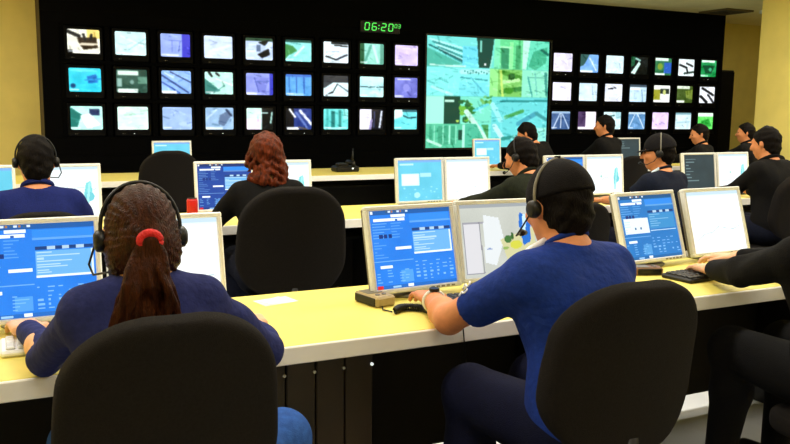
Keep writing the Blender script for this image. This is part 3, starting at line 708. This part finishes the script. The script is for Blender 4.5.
# ------------------------------------------------------------------ small things on the desks
def keyboard(label, x, y, yaw, z=.75, black=True):
    t = thing('keyboard', label, 'keyboard', (x, y, z), math.radians(yaw), 'keyboards on the desks')
    part('body', cbox(-.22, .22, -.075, .075, 0, .018, .006), BLKPL if black else WHITEP, t)
    ks = []
    for r in range(5):
        for c in range(15):
            ks.append(cbox(-.205+c*.0275, -.182+c*.0275, -.062+r*.026, -.04+r*.026, .017, .025, .003))
    k = part('keys', joined(*ks), KEYM if black else SILVER, t); k['kind'] = 'stuff'
    return t
keyboard('black keyboard under the hand of the man in blue', 1.52, 2.37, -2)
keyboard('black keyboard under the two typing hands at the right', 2.63, 2.39, 6)
keyboard('pale keyboard in front of the ponytailed woman', .2, 2.40, 0, black=False)
keyboard('black keyboard before the black jacketed man', 5.4, 4.78, 0)
keyboard('black keyboard in front of the blank white middle row monitor', 2.82, 4.76, 0)
keyboard('black keyboard beside the hand of the dark capped man', 4.0, 4.72, 0)
keyboard('pale keyboard in front of the navy shirted man', .2, 4.74, 0, black=False)
def term(label, x, y, yaw, m=BEIGEP, s=1.):
    t = thing('headset_box', label, 'desk device', (x, y, .75), math.radians(yaw), 'headset boxes on the desks')
    part('body', joined(xf(cbox(-.035, .035, -.06, .06, 0, .032, .006), s=s)), m, t)
    part('dark_side', xf(cbox(-.0375, -.034, -.05, .05, .004, .028, .001), s=s), BLKPL, t)
    part('button', joined(*[xf(cyl((-.012+.024*i, -.03, .031), .007, .004, 12), s=s) for i in range(2)]), GREYP, t)
    part('top_plate', xf(cbox(-.026, .026, -.005, .048, .031, .034, .001), s=s), GREYP, t)
    return t
term('beige headset box left of the front blue screen', 1.15, 2.5, 12, s=1.15)
term('brown box behind the right hand keyboard', 2.40, 2.52, 70, mat('brown_plastic', (120, 84, 50), .5), 1.0)
term('beige box on the middle desk below the navy screen', 1.19, 4.86, 30)
term('brown box at the foot of the cyan middle row monitor', 2.46, 4.84, 60, MATS['brown_plastic'])
# coiled cord and plug
pts = [(1.19+.0, 2.56-.06, .762), (1.2, 2.46, .755)]
t = thing('coiled_cable', 'black coiled cable lying by the elbow of the man in blue', 'cable', (1.19, 2.33, .75))
co = []
for i in range(300):
    u = i/149; an = u*2*math.pi*16; base = np.array([-.045+.09*u, .03*math.sin(u*3.1), .0135]); co.append(base+np.array([.0, math.cos(an)*.011, math.sin(an)*.0105]))
part('coil', tube(co, .003, 6), BLKPL, t, True)
part('lead', tube([(-.045, .02, .005), (-.06, .06, .004), (-.03, .13, .004), (-.02, .17, .006)], .0025, 6), BLKPL, t, True)
part('plug', joined(tube([(.045, 0, .012), (.06, -.03, .012), (.062, -.07, .011)], [.006, .011, .007], 10), tube([(.062, -.07, .011), (.07, -.11, .006), (.085, -.19, .004), (.09, -.2085, .002), (.09, -.2145, -.03), (.1, -.216, -.12)], .0022, 6)), BLKPL, t, True)
pv = []; n = 5
t = tag(part('paper_sheet', joined(cbox(-.065, .065, -.045, .045, 0, .0016, .0005), xf(cbox(-.05, .05, -.032, .032, .0016, .003, .0005), (0, .005, 0), rz=.3)), PAPER, None), 'small white note paper on the desk right of the ponytailed woman', 'paper')
t.location = (.845, 2.66, .75); t.rotation_euler = (0, 0, .2)
t = thing('drink_can', 'red drink can on the middle desk left of the navy screen', 'can', (1.045, 4.92, .75))
part('body', lathe([(.026, 0), (.033, .006), (.033, .104), (.028, .116)], 24), RED, t, True)
part('lid', lathe([(.028, .114), (.0285, .119), (.025, .117)], 24), METAL, t, True)
# desk telephone with upright antenna on the far desk
t = thing('desk_radio', 'black desk radio with upright antenna on the far desk', 'radio', (3.3, 7.95, .75))
part('body', joined(cbox(-.13, .13, -.09, .09, 0, .06, .015), cbox(-.09, .02, -.06, .07, .055, .09, .012)), BLKPL, t)
part('handset', xf(tube([(-.02, -.1, 0), (-.02, -.08, .03), (-.02, .08, .03), (-.02, .1, 0)], .02, 10), (.08, 0, .07)), BLKPL, t, True)
part('antenna', tube([(.11, .06, .05), (.115, .06, .24)], .012, 10, .008), BLKPL, t, True)
part('indicator', cbox(.04, .06, -.093, -.09, .03, .045, .001), LEDW, t)
t = thing('computer_mouse', 'dark mouse under the right hand of the ponytailed woman', 'mouse', (.66, 2.31, .75), -.3)
obj('shell', net_mesh('shell', [Ell((0, 0, .008), (.03, .055, .026))], .005, BLKPL, cuts=[lambda p: -p[:, 2]]), t)

# ------------------------------------------------------------------ office chairs
def back_disp(w, h, R, t):
    class D:
        k = .01; f = 1.6
        def __call__(s, p):
            x, y, z = p[:, 0], p[:, 1], p[:, 2]
            ww = w*(1-.07*np.clip((z-h)/h, -1, 1)-.06*np.clip((z-h)/h, -1, 1)**2)
            qx = np.abs(x)-ww+R; qz = np.abs(z-h)-h+R
            d2 = np.hypot(np.maximum(qx, 0), np.maximum(qz, 0))+np.minimum(np.maximum(qx, qz), 0)-R
            yy = np.abs(y-1.0*x*x+.25*(z-h)**2*.6)-t+.022
            return np.hypot(np.maximum(d2+.022, 0), np.maximum(yy, 0))+np.minimum(np.maximum(d2+.022, yy), 0)-.022
    return D()
class Ext:
    pass
def sdf_mesh(name, prim, lo, hi, vox, material):
    V, Q = nets([prim], vox, lo, hi)
    me = mesh(name, (V, Q), material, True)
    return me
BK_ME = sdf_mesh('backrest', back_disp(.235, .24, .165, .035), (-.3, -.1, -.05), (.3, .14, .54), .0085, FAB)
class SeatD:
    k = .01; f = 1.3
    def __call__(s, p):
        x, y, z = p[:, 0], p[:, 1], p[:, 2]
        q = np.stack([np.abs(x)-.235+.12, np.abs(y)-.225+.12], 1)
        d2 = np.hypot(np.maximum(q[:, 0], 0), np.maximum(q[:, 1], 0))+np.minimum(q.max(1), 0)-.12
        zz = np.abs(z)-.035+.025
        return np.hypot(np.maximum(d2+.025, 0), np.maximum(zz, 0))+np.minimum(np.maximum(d2+.025, zz), 0)-.025
SEAT_ME = sdf_mesh('seat', SeatD(), (-.28, -.28, -.08), (.28, .28, .08), .01, FAB)
COLM = mesh('gas_column', joined(cyl((0, 0, .09), .03, .16, 16), cyl((0, 0, .25), .018, .1, 16)), METAL)
LEG_ME = mesh('base_leg', tube([(0, .02, .1), (0, .16, .085), (0, .28, .07)], [.028, .022, .015], 10), BLKPL, True)
CAST_ME = mesh('caster', joined(cyl((-.022, .285, .027), .027, .017, 16, 'x'), cyl((.005, .285, .027), .027, .017, 16, 'x'), cyl((0, .285, .03), .008, .045, 8)), BLKPL)
def chair(label, x, y, rot, seat_top, top, tilt=8, s=1., backoff=.24, base_rot=20):
    t = thing('office_chair', label, 'chair', (x, y, 0), math.radians(rot), 'black office chairs')
    st = obj('seat', SEAT_ME, t); st.location = (0, 0, seat_top-.035)
    part('mechanism', cbox(-.09, .09, -.12, .12, seat_top-.13, seat_top-.068, .01), BLKPL, t)
    cz = obj('gas_column', COLM, t); cz.scale = (1, 1, (seat_top-.13)/.35)
    zb = top-.48*s
    b = obj('backrest', BK_ME, t); b.location = (0, -backoff, zb); b.rotation_euler = (math.radians(tilt), 0, 0); b.scale = (s, 1, s)
    part('back_bar', tube([(0, -.06, seat_top-.1), (0, -.2, seat_top-.1), (0, -backoff-.045, seat_top-.06), (0, -backoff-.03, zb+.045)], .022, 8), BLKPL, t, True)
    for i in range(5):
        l = obj('base_leg', LEG_ME, t); l.rotation_euler = (0, 0, math.radians(base_rot+72*i))
        obj('caster', CAST_ME, l)
    return t

# ------------------------------------------------------------------ people
def rotz(a):
    c, s = math.cos(a), math.sin(a); return np.array([[c, -s, 0], [s, c, 0], [0, 0, 1.]])
def hand_prims(W, fd, side, up=(0, 0, 1), spread=.08, curl=1.):
    """W wrist, fd direction of the fingers, side +1 right hand / -1 left hand (palm down)"""
    fd = nrm(fd); up = np.asarray(up, float); up = nrm(up-fd*(up@fd)); lat = np.cross(fd, up)    # lat: to the right
    R = np.stack([lat, fd, up], 1)
    pr = [Box(W+fd*.05, (.04, .05, .0145), R, .013, .012)]
    for i, (o, L) in enumerate(((-.03, .07), (-.0105, .08), (.0105, .075), (.03, .058))):
        o = o*side*-1*-1
        # index finger is on the inner side (towards the thumb)
        oo = -o*side if False else o
        idx = i if side > 0 else 3-i
        L = (.07, .08, .075, .058)[idx]
        b = W+fd*.092+lat*oo; ang = oo/.03*spread
        d = nrm(fd*math.cos(ang)+lat*math.sin(ang)); p = b
        for sgl, cu in ((.42, .12), (.33, .55), (.25, .95)):
            dd = d*math.cos(cu*curl)-up*math.sin(cu*curl); q = p+dd*L*sgl
            pr.append(Cap(p, q, .0085, .0076, .003)); p = q
    th = W+fd*.03-lat*side*.036
    t1 = th+(fd*.75-lat*side*.6-up*.15)*.036; t2 = t1+(fd*.95-lat*side*.2-up*.25)*.03
    pr += [Cap(th, t1, .0125, .0105, .008), Cap(t1, t2, .0105, .008, .004)]
    return pr
def ik(S, W, L1, L2, pole):
    d = W-S; D = np.linalg.norm(d)
    if D > (L1+L2)*.995: W = S+d/D*(L1+L2)*.995; d = W-S; D = np.linalg.norm(d)
    a = (L1*L1-L2*L2+D*D)/(2*D); h = math.sqrt(max(L1*L1-a*a, 0)); u = d/D
    p = np.asarray(pole, float); p = nrm(p-u*(p@u))
    return S+u*a+p*h, W

def person(label, x, y, rot, top, shirt, sleeve='long', trousers=(20, 24, 40), hair='short', hairm=None, skin=None, vox=.006, lean=8, side=0, twist=0,
           hyaw=0, hpitch=8, hroll=0, LH=None, RH=None, LE=None, RE=None, headset=None, cap=None, build=1., cuff=None, seat=None, knees=None, collar=None, emb=None, trim=None, feet=None, group=None, brim=True, band=None, neck=.058, grow=None, tf=0.):
    t = thing('person', label, 'person', (x, y, 0), math.radians(rot), group)
    Rw = rotz(math.radians(rot)); toL = lambda w: Rw.T@(np.asarray(w, float)-np.array([x, y, 0]))
    skin = skin or SKIN; hairm = hairm or DARKH; b = build
    la, sa = math.radians(lean), math.radians(side)
    u = nrm([math.sin(sa), math.sin(la), math.cos(la)*math.cos(sa)])
    fwd = nrm(np.array([0, 1, 0])-u*u[1]); ax = np.cross(fwd, u)
    tw = math.radians(twist); ax = nrm(ax*math.cos(tw)+fwd*math.sin(tw)); fwd = np.cross(u, ax)
    # head frame
    hy, hp, hr = math.radians(rot*0+hyaw), math.radians(hpitch), math.radians(hroll)
    hf = np.array([-math.sin(hy)*math.cos(hp), math.cos(hy)*math.cos(hp), -math.sin(hp)])
    hl = nrm(np.cross(hf, [0, 0, 1])); hu = np.cross(hl, hf)
    hl, hu = hl*math.cos(hr)+hu*math.sin(hr), -hl*math.sin(hr)+hu*math.cos(hr)
    HR = np.stack([hl, hf, hu], 1)
    # pelvis height from the height of the head top
    rel = u*.485+nrm(u*.5+np.array([0, .35, .5]))*neck+hu*.085+hf*.012
    Pz = top-(rel[2]+.105)
    Pz = float(Pz); P0 = np.array([0, 0, Pz])
    chest = P0+u*.33; nb = P0+u*.485; shc = P0+u*.425
    nt = nb+nrm(u*.5+np.array([0, .35, .5]))*neck; hc = nt+hu*.085+hf*.012
    SL, SR = shc-ax*.15*b-u*.012, shc+ax*.15*b-u*.012
    arms = []
    for sd, S, Hd, E in ((-1, SL, LH, LE), (1, SR, RH, RE)):
        if Hd is None: W = S+np.array([sd*.03, .30, -.25]); W[2] = max(W[2], .5)
        else: W = toL(Hd)
        if E is not None: El = toL(E)
        else: El, W = ik(S, W, .285*b**.5, .255*b**.5, (sd*.6, -.35, -.7))
        arms.append((sd, S, El, W))
    sqy = (fwd, 1.32)
    torso = lambda g: [Cap(P0-ax*.06, P0+ax*.06, .112*b+g, k=.05), Cap(P0+u*.08-ax*.035*b, P0+u*.08+ax*.035*b, .115*b+g, k=.05, sq=(fwd, 1.08)),
                       Cap(P0+u*.2-ax*.04*b, P0+u*.2+ax*.04*b, .108*b+g, k=.07, sq=(fwd, 1.12)), Cap(chest-ax*.065*b, chest+ax*.065*b, .1*b+g, k=.06, sq=(fwd, 1.05)),
                       Cap(SL+ax*.01, SR-ax*.01, .05*b+g*.8, k=.06), Cap(nb-u*.03, SL+u*.01, .05+g*.6, .036*b+g*.6, .04), Cap(nb-u*.03, SR+u*.01, .05+g*.6, .036*b+g*.6, .04)]
    # ---------------- body: one continuous surface
    kn = knees or ((-.13, .40), (.13, .40)); ft = feet or ((-.14, .42), (.14, .42))
    legs = []
    for (kx, ky), (fx, fy), sd in zip(kn, ft, (-1, 1)):
        legs.append((np.array([sd*.085, .02, Pz-.025]), np.array([kx, ky, min(Pz-.01, .56)]), np.array([fx, fy, .085]), sd))
    pr = torso(0.)
    pr += [Cap(nb-u*.05, nt+hu*.03, .056, .053, .04)]
    pr += [Ell(hc+hu*.008-hf*.008, (.074, .096, .096), HR, .02), Ell(hc+hf*.03-hu*.055, (.056, .062, .062), HR, .04), Ell(hc+hf*.055-hu*.098, (.026, .024, .02), HR, .03),
           Cap(hc+hf*.094-hu*.005, hc+hf*.112-hu*.038, .008, .013, .012), Ell(hc+hf*.085-hu*.068, (.024, .012, .011), HR, .01), Ell(hc+hf*.082+hu*.014, (.05, .014, .012), HR, .015)]
    for sd in (-1, 1):
        pr += [Ell(hc+hl*sd*.077-hu*.012-hf*.005, (.010, .018, .031), HR, .006), Ell(hc+hl*sd*.035+hf*.078-hu*.03, (.022, .02, .02), HR, .02)]
    for sd, S, E, W in arms:
        pr += [Cap(S, E, .046*b, .039*b, .03), Cap(E, E+(W-E)*.35, .04*b, .04*b, .02), Cap(E+(W-E)*.35, W, .039*b, .027*b, .02)]
        fdir = nrm(nrm(W-E)*np.array([1, 1, .2])+np.array([0, .35, -.05]))
        pr += hand_prims(W, fdir, sd)
    for hip, K, A, sd in legs:
        pr += [Cap(hip, K, .086*b, .06*b, .05), Cap(K, K+(A-K)*.35+np.array([0, -.015, 0]), .058, .056, .03), Cap(K+(A-K)*.3+np.array([0, -.015, 0]), A, .055, .036, .03), Cap(A-np.array([0, .02, .045]), A+np.array([0, .14, -.05]), .036, .028, .02)]
    obj('body', net_mesh('body', pr, vox, skin), t)
    # ---------------- clothes
    fold = lambda p: .006*np.sin(26*(p@nrm(u+ax*.4))+3*np.sin(11*(p@ax)+7*p[:, 1]))*np.clip(.5+np.sin(9*(p@ax)+5*p[:, 2]), 0, 1)
    g = .012
    sp = torso(g)
    for sd, S, E, W in arms:
        if sleeve == 'long': sp += [Cap(S, E, .056*b, .05*b, .025), Cap(E, E+(W-E)*.86, .049*b, .036*b, .02)]
        else:
            e2 = S+(E-S)*.6; sp += [Cap(S, e2, .06*b, .056*b, .025)]
    cuts = [lambda p: -(p[:, 2]-(Pz-.1))]
    if sleeve == 'short':
        for sd, S, E, W in arms:
            e2 = S+(E-S)*.68; dn = nrm(E-S)
            def cut(p, e2=e2, dn=dn, S=S):
                d = (p-e2)@dn; near = np.linalg.norm(p-(e2+dn*.05), axis=1) < .12
                return np.where(near, d, -1.)
            cuts.append(cut)
    so = obj('shirt' if sleeve == 'short' else 'jacket', net_mesh('shirt', sp, max(vox, .007), shirt, cuts, fold), t)
    # collar ring
    cr = []
    cen = nb+u*.016+fwd*.012
    for i in range(25):
        an = 2*math.pi*i/24; cr.append(cen+ax*math.cos(an)*.062+fwd*math.sin(an)*.064-u*.02*math.sin(an))
    part('collar', tube(cr, .009 if sleeve == 'short' else .014, 10), shirt if collar is None else collar, so, True)
    tr = [Cap(P0-ax*.06, P0+ax*.06, .122*b, k=.04)]
    for hip, K, A, sd in legs:
        tr += [Cap(hip, K, .098*b, .078*b, .05), Cap(K, K+(A-K)*.35+np.array([0, -.018, 0]), .078, .074, .03), Cap(K+(A-K)*.35+np.array([0, -.018, 0]), A+(K-A)*.06, .074, .056, .03)]
    tm = mat('trouser_%d_%d_%d' % trousers, trousers, .9, .2, 60, .3, 300, spec=.15)
    obj('trousers', net_mesh('trousers', tr, max(vox, .009), tm), t)
    for hip, K, A, sd in legs:
        obj('shoe', net_mesh('shoe', [Cap(A+np.array([0, -.025, -.035]), A+np.array([0, .16, -.05]), .046, .036, .02), Cap(A, A+np.array([0, 0, -.03]), .045, .045, .02)], max(vox, .008), BLKPL, cuts=[lambda p: -p[:, 2]+.003]), t)
    if emb is not None:
        sd, S, E, W = arms[0]
        dn = nrm(E-S); out = nrm(np.array([-.55, -.25, .9])); out = nrm(out-dn*(out@dn)); la2 = np.cross(dn, out)
        sh = []
        for o in (-.016, .012):      # two small curled white figures near the hem of the sleeve
            A0 = S+(E-S)*.56+la2*o+out*.059*b
            Z = [(-.01, -.008), (-.014, 0), (-.009, .008), (0, .006), (.008, -.006), (.014, -.009), (.014, .009)]
            sh.append(tube([A0+dn*a_-la2*b_-out*abs(b_+o)*.12 for a_, b_ in Z], .0028, 6))
        part('sleeve_print', joined(*sh), emb, so, True)
    if trim is not None:
        for S in (SL, SR):
            A0 = nb+(S-nb)*.35+u*.05+fwd*tf; B0 = nb+(S-nb)*.95+u*.045+fwd*tf
            part('shoulder_trim', tube([A0-fwd*.01, (A0+B0)/2+u*.004, B0], .011, 8), trim, so, True)
    # ---------------- face details
    for sd in (-1, 1):
        part('eye', tube([hc+hl*sd*.032+hf*.086-hu*.008, hc+hl*sd*.032+hf*.0935-hu*.008], .009, 10), mat('eye_dark', (30, 20, 16), .2), t, True)
    # ---------------- hair
    n1 = nrm(hf*.78-hu*.62)
    hcut = lambda p: (p-hc)@n1-.026
    wob = lambda p: .0025*np.sin(95*((p-hc)@hl)+4*np.sin(33*((p-hc)@hu)+20*((p-hc)@hf)))+.002*np.sin(140*((p-hc)@hu)+60*((p-hc)@hl))+.0025*np.sin(60*((p-hc)@hf)+25*((p-hc)@hl))
    if hair == 'short':
        hp_ = [Ell(hc+hu*.012-hf*.012, (.083, .104, .103), HR, .02), Ell(hc-hf*.06-hu*.06, (.058, .045, .055), HR, .03)]
        obj('hair', net_mesh('hair', hp_, max(vox, .006), hairm, [hcut], wob), t)
    elif hair == 'ponytail':
        tie = hc-hf*.112-hu*.022
        hp_ = [Ell(hc+hu*.012-hf*.014, (.079, .102, .1), HR, .02), Ell(hc-hf*.05-hu*.045, (.07, .058, .06), HR, .03), Ell(tie+hf*.02, (.04, .03, .035), HR, .03)]
        for sd in (-1, 1): hp_ += [Ell(hc+hl*sd*.056-hu*.05-hf*.01, (.023, .05, .05), HR, .03)]
        def pull(p):
            q = p-tie; an = np.arctan2(q@hu, q@hl); return .0022*np.sin(an*34+2*np.sin(5*an))*np.clip(np.linalg.norm(q, axis=1)/.06, 0, 1)
        ho = obj('hair', net_mesh('hair', hp_, .0055, hairm, [lambda p: (p-hc)@nrm(hf*.85-hu*.5)-.03], pull), t)
        rs = np.random.RandomState(3); tl = []
        for i in range(34):
            px, w = rs.uniform(-1, 1), rs.uniform(.0, 1)
            p = tie+hl*px*.012+np.array([0, -.01, 0]); L = .21+.06*rs.rand(); ph = rs.rand()*6
            n = 7; prev = p
            for k in range(1, n+1):
                v = k/n
                q = tie+hl*(px*(.012+.076*v**.9)+.008*math.sin(ph+v*7))-np.array([0, .022+.012*math.sin(ph*2+v*5)+.012*w, 0])*min(1, v*2.5)-hu*0-np.array([0, 0, L*v])-hl*.018*v
                tl.append(Cap(prev, q, .0105-.005*(k-1)/n, .0105-.005*k/n, .002)); prev = q
        po = obj('ponytail', net_mesh('ponytail', tl, .0045, hairm), t)
        ring = []
        for i in range(19):
            an = 2*math.pi*i/18; ring.append(tie+hl*math.cos(an)*.02-hf*.012+nrm(hu-hf*.3)*math.sin(an)*.017-np.array([0, 0, .006]))
        part('hair_tie', tube(ring, .0095, 10), mat('red_hair_tie', (205, 24, 24), .7, .2, 80, .4, 200), po, True)
    elif hair == 'curly':
        hp_ = [Ell(hc+hu*.015-hf*.014, (.09, .108, .106), HR, .02), Ell(hc-hf*.07+hu*.02, (.07, .055, .06), HR, .03)]
        rs = np.random.RandomState(5)
        for i in range(300):
            an = rs.uniform(-1.9, 1.9); v = rs.rand()
            rr = .076+.03*v+.016*rs.rand()
            c = hc+hl*math.sin(an)*rr*1.05-hf*math.cos(an)*rr*1.15-np.array([0, 0, .0+.17*v]); 
            hp_.append(Ell(c, np.array([.0125, .0125, .015])*(.7+.7*rs.rand()), HR, .006))
        obj('hair', net_mesh('hair', hp_, .0065, hairm, [lambda p: (p-hc)@nrm(hf*.85-hu*.5)-.03], wob), t)
    if cap is not None:
        if hair == 'none':
            hp_ = [Ell(hc+hu*.006-hf*.01, (.080, .101, .098), HR, .02), Ell(hc-hf*.055-hu*.05, (.056, .042, .05), HR, .03)]
            obj('hair', net_mesh('hair', hp_, max(vox, .007), hairm, [hcut], wob), t)
        cpn = nrm(hu*1.-hf*-.12)
        dome = [Ell(hc+hu*.018-hf*.008, (.088, .109, .108), HR, .02)]
        co = obj('cap', net_mesh('cap', dome, max(vox, .0065), cap, [lambda p: -((p-hc)@nrm(hu+hf*.18)-.012)]), t)
        if brim: obj('cap_brim', net_mesh('cap_brim', [Cap(hc+hf*.075+hu*.012-hl*.035, hc+hf*.075+hu*.012+hl*.035, .045, k=.02, sq=(nrm(hu+hf*.2), 9)), Cap(hc+hf*.105+hu*.004-hl*.025, hc+hf*.105+hu*.004+hl*.025, .042, k=.03, sq=(nrm(hu+hf*.2), 9))], max(vox*.7, .004), cap, pad=.03), co)
        part('cap_button', tube([hc+hu*.124-hf*.008, hc+hu*.133-hf*.008], .009, 10), cap, co)
    if headset is not None:
        mic, r_ = headset
        grow = grow or 1.0 if (cap is not None or hair in ('ponytail', 'curly')) else .95
        hs = part('headset', tube([hc+hl*math.sin(a)*.094*grow+hu*(math.cos(a)*.113*grow+.012)-hf*.012 for a in np.linspace(-1.72, 1.72, 26)], r_, 8), band or BLKPL, t, True)
        for sd in (-1, 1):
            e0 = hc+hl*sd*.082*grow-hu*.012-hf*.004
            part('ear_cushion', tube([e0, e0+hl*sd*.008, e0+hl*sd*.02, e0+hl*sd*.026], [.022, .026, .024, .016], 18), BLKPL, hs, True)
        m = {'L': -1, 'R': 1}[mic]; e0 = hc+hl*m*.1-hu*.02
        part('microphone_boom', tube([e0, e0+hf*.03-hu*.04+hl*m*.012, e0+hf*.075-hu*.062, hc+hl*m*.05+hf*.118-hu*.075], .0026, 8), BLKPL, hs, True)
        part('microphone', tube([hc+hl*m*.056+hf*.112-hu*.073, hc+hl*m*.05+hf*.118-hu*.075, hc+hl*m*.03+hf*.124-hu*.076], [.007, .011, .007], 10), BLKPL, hs, True)
    if cuff is not None:
        for wh in cuff:
            sd, S, E, W = arms[0 if wh == 'L' else 1]
            d = nrm(W-E); c = W-d*.03; a1 = nrm(np.cross(d, [0, 0, 1])); b1 = np.cross(a1, d)
            ws = part('wristwatch', tube([c+(a1*math.cos(q)+b1*math.sin(q))*.0345 for q in np.linspace(0, 2*math.pi, 21)], .006, 8), SILVER, t, True)
            part('watch_face', tube([c+b1*.034, c+b1*.044], .017, 16), METAL, ws)
    return t, Pz

NAVY = mat('navy_shirt_cloth', (40, 46, 98), .9, .15, 70, .7, 28, spec=.15)
BLUE = mat('royal_blue_shirt_cloth', (22, 50, 132), .85, .12, 60, .7, 28, spec=.2)
NAVY2 = mat('dark_navy_shirt_cloth', (26, 36, 96), .9, .12, 60, .3, 200, spec=.15)
BLKC = mat('black_jacket_cloth', (14, 13, 13), .9, .3, 60, .35, 240, spec=.15)
OLIVE = mat('dark_olive_jacket_cloth', (30, 34, 24), .9, .25, 40, .35, 200, spec=.15)
DKBL = mat('blue_black_shirt_cloth', (18, 24, 40), .9, .2, 60, .3, 200, spec=.15)
CAPM = mat('black_cap_cloth', (19, 17, 19), .9, .25, 90, .3, 300, spec=.15)
LTRIM = mat('pale_blue_trim', (200, 220, 236), .8, .05, 60)

def seated(label, chairlabel, x, y, rot, top, *a, ctop=1.0, cdy=0., cs=1., cdx=0., crot=None, ctilt=8, cback=.26, **k):
    t, Pz = person(label, x, y, rot, top, *a, **k)
    if chairlabel:
        r = math.radians(rot if crot is None else crot)
        chair(chairlabel, x+cdx, y+cdy, rot if crot is None else crot, Pz-.135, ctop, ctilt, cs, cback)
    return t

# front row
seated('woman with long brown ponytail and red hair tie in a navy shirt', 'black office chair behind the ponytailed woman',
       .285, 1.76, 0, 1.235, NAVY, vox=.0055, hair='ponytail', hairm=BROWNH, skin=SKINP, lean=12, hpitch=14, neck=.012, grow=.93, build=.88, headset=('L', .0045), trousers=(52, 92, 168),
       LH=(.05, 2.43, .795), RH=(.64, 2.21, .80), LE=(.09, 2.13, .80), RE=(.60, 1.96, .80), knees=((-.13, .38), (.35, .2)), feet=((-.14, .4), (.36, .3)), ctop=1.035, cs=.93, cdy=-.02, cback=.17, cdx=.0)
seated('man in black cap and royal blue short sleeved shirt leaning on the desk', 'black office chair behind the man in blue',
       1.425, 1.66, 4, 1.265, BLUE, vox=.0055, sleeve='short', hair='none', cap=CAPM, lean=16, twist=4, hyaw=-2, hpitch=10, build=1.1, neck=.04, headset=('L', .0045), trousers=(13, 17, 44),
       LH=(1.262, 2.29, .80), LE=(1.185, 2.045, .80), RH=(1.62, 2.22, .80), cuff='L', emb=WHITEP, trim=WHITEP, tf=.035, brim=False, band=GREYP, ctop=1.035, cdx=-.09, cdy=-.04, crot=-2, cback=.17, cs=.9)
seated('person in black jacket typing on the keyboard at the right edge', 'black office chair at the right edge of the front row',
       2.55, 1.70, -6, 1.25, BLKC, vox=.0055, lean=14, build=1.12, hpitch=14, hyaw=-4, trousers=(11, 11, 13), skin=SKINP, LH=(2.525, 2.29, .80), RH=(2.78, 2.40, .81), LE=(2.42, 2.06, .84), RE=(2.86, 2.15, .85), ctop=1.0, cdy=-.05)
# middle row
seated('man in dark navy shirt with headset at the left edge', 'black office chair behind the navy shirted man',
       .165, 4.1, 0, 1.26, NAVY2, vox=.009, lean=10, build=1.04, headset=('R', .004), ctop=.965, cs=1.0, LH=(.0, 4.6, .8), RH=(.33, 4.6, .8))
seated('auburn haired woman in dark clothes at the middle desk', 'large black office chair behind the auburn haired woman',
       1.29, 4.12, -6, 1.27, BLKC, vox=.009, hair='curly', hairm=REDH, skin=SKINP, lean=12, LH=(1.1, 4.6, .8), RH=(1.45, 4.6, .8), ctop=1.06, cs=1.12, cdy=-.22, cdx=-.02, cback=.26)
seated('man in dark olive jacket with headset stretching an arm to the desk', None,
       3.02, 4.02, 10, 1.24, OLIVE, vox=.009, lean=22, hpitch=20, hyaw=20, headset=('L', .004), LH=(2.74, 4.6, .8), LE=(2.72, 4.36, .83), RH=(3.1, 4.55, .8), build=1.08)
seated('dark capped man with headset turned to the left at the middle desk', 'black office chair behind the dark capped man',
       4.06, 4.08, 10, 1.255, DKBL, vox=.009, sleeve='short', band=GREYP, hair='none', cap=CAPM, lean=8, hyaw=36, hpitch=2, headset=('L', .004), trim=LTRIM, LH=(3.80, 4.43, .80), LE=(3.83, 4.21, .82), RH=(4.2, 4.5, .8), ctop=.93, cdx=.06, build=1.06)
seated('man in black jacket before the yellow right wall', 'black office chair behind the black jacketed man by the right wall',
       5.12, 4.1, 6, 1.31, BLKC, vox=.009, lean=8, hyaw=8, hpitch=10, build=1.08, LH=(5.1, 4.62, .8), RH=(5.4, 4.6, .8), ctop=1.02, cdx=-.13, cdy=.0, cback=.25)
# far row
seated('person in black leaning to the left below the projection screen', None,
       5.3, 7.0, 24, 1.28, BLKC, vox=.013, lean=28, side=-8, hyaw=20, hpitch=25, LH=(5.0, 7.6, .8), RH=(5.4, 7.6, .8), build=1.05)
seated('dark clothed person in profile below the right bank of televisions', None,
       6.14, 7.08, 14, 1.365, BLKC, vox=.013, lean=8, hyaw=34, hpitch=4, LH=(6.0, 7.6, .8), RH=(6.3, 7.6, .8))
seated('person in black seen in profile before the rightmost televisions', None,
       7.6, 7.08, 20, 1.27, BLKC, vox=.013, lean=8, hyaw=40, hpitch=10, LH=(7.4, 7.6, .8), RH=(7.7, 7.6, .8))
seated('dark haired person in profile beside the shaded yellow wall', None,
       8.3, 7.05, 16, 1.285, BLKC, vox=.013, lean=6, hyaw=34, hpitch=2, LH=(8.1, 7.6, .8), RH=(8.4, 7.6, .8))
for lab, cx, cy, tp in (('empty black office chair in front of the far desk', 1.26, 7.0, 1.065), ('black office chair under the olive jacketed man', 3.02, 3.98, .9), ('black office chair under the person leaning left', 5.3, 6.95, .93),
                    ('black office chair under the profile person below the televisions', 6.14, 7.0, .95), ('black office chair under the person before the rightmost televisions', 7.6, 7.0, .93), ('black office chair under the person beside the shaded wall', 8.3, 7.0, .93)):
    chair(lab, cx, cy, 0, .4, tp, 8, 1.05 if cx < 2 else .95, .25)
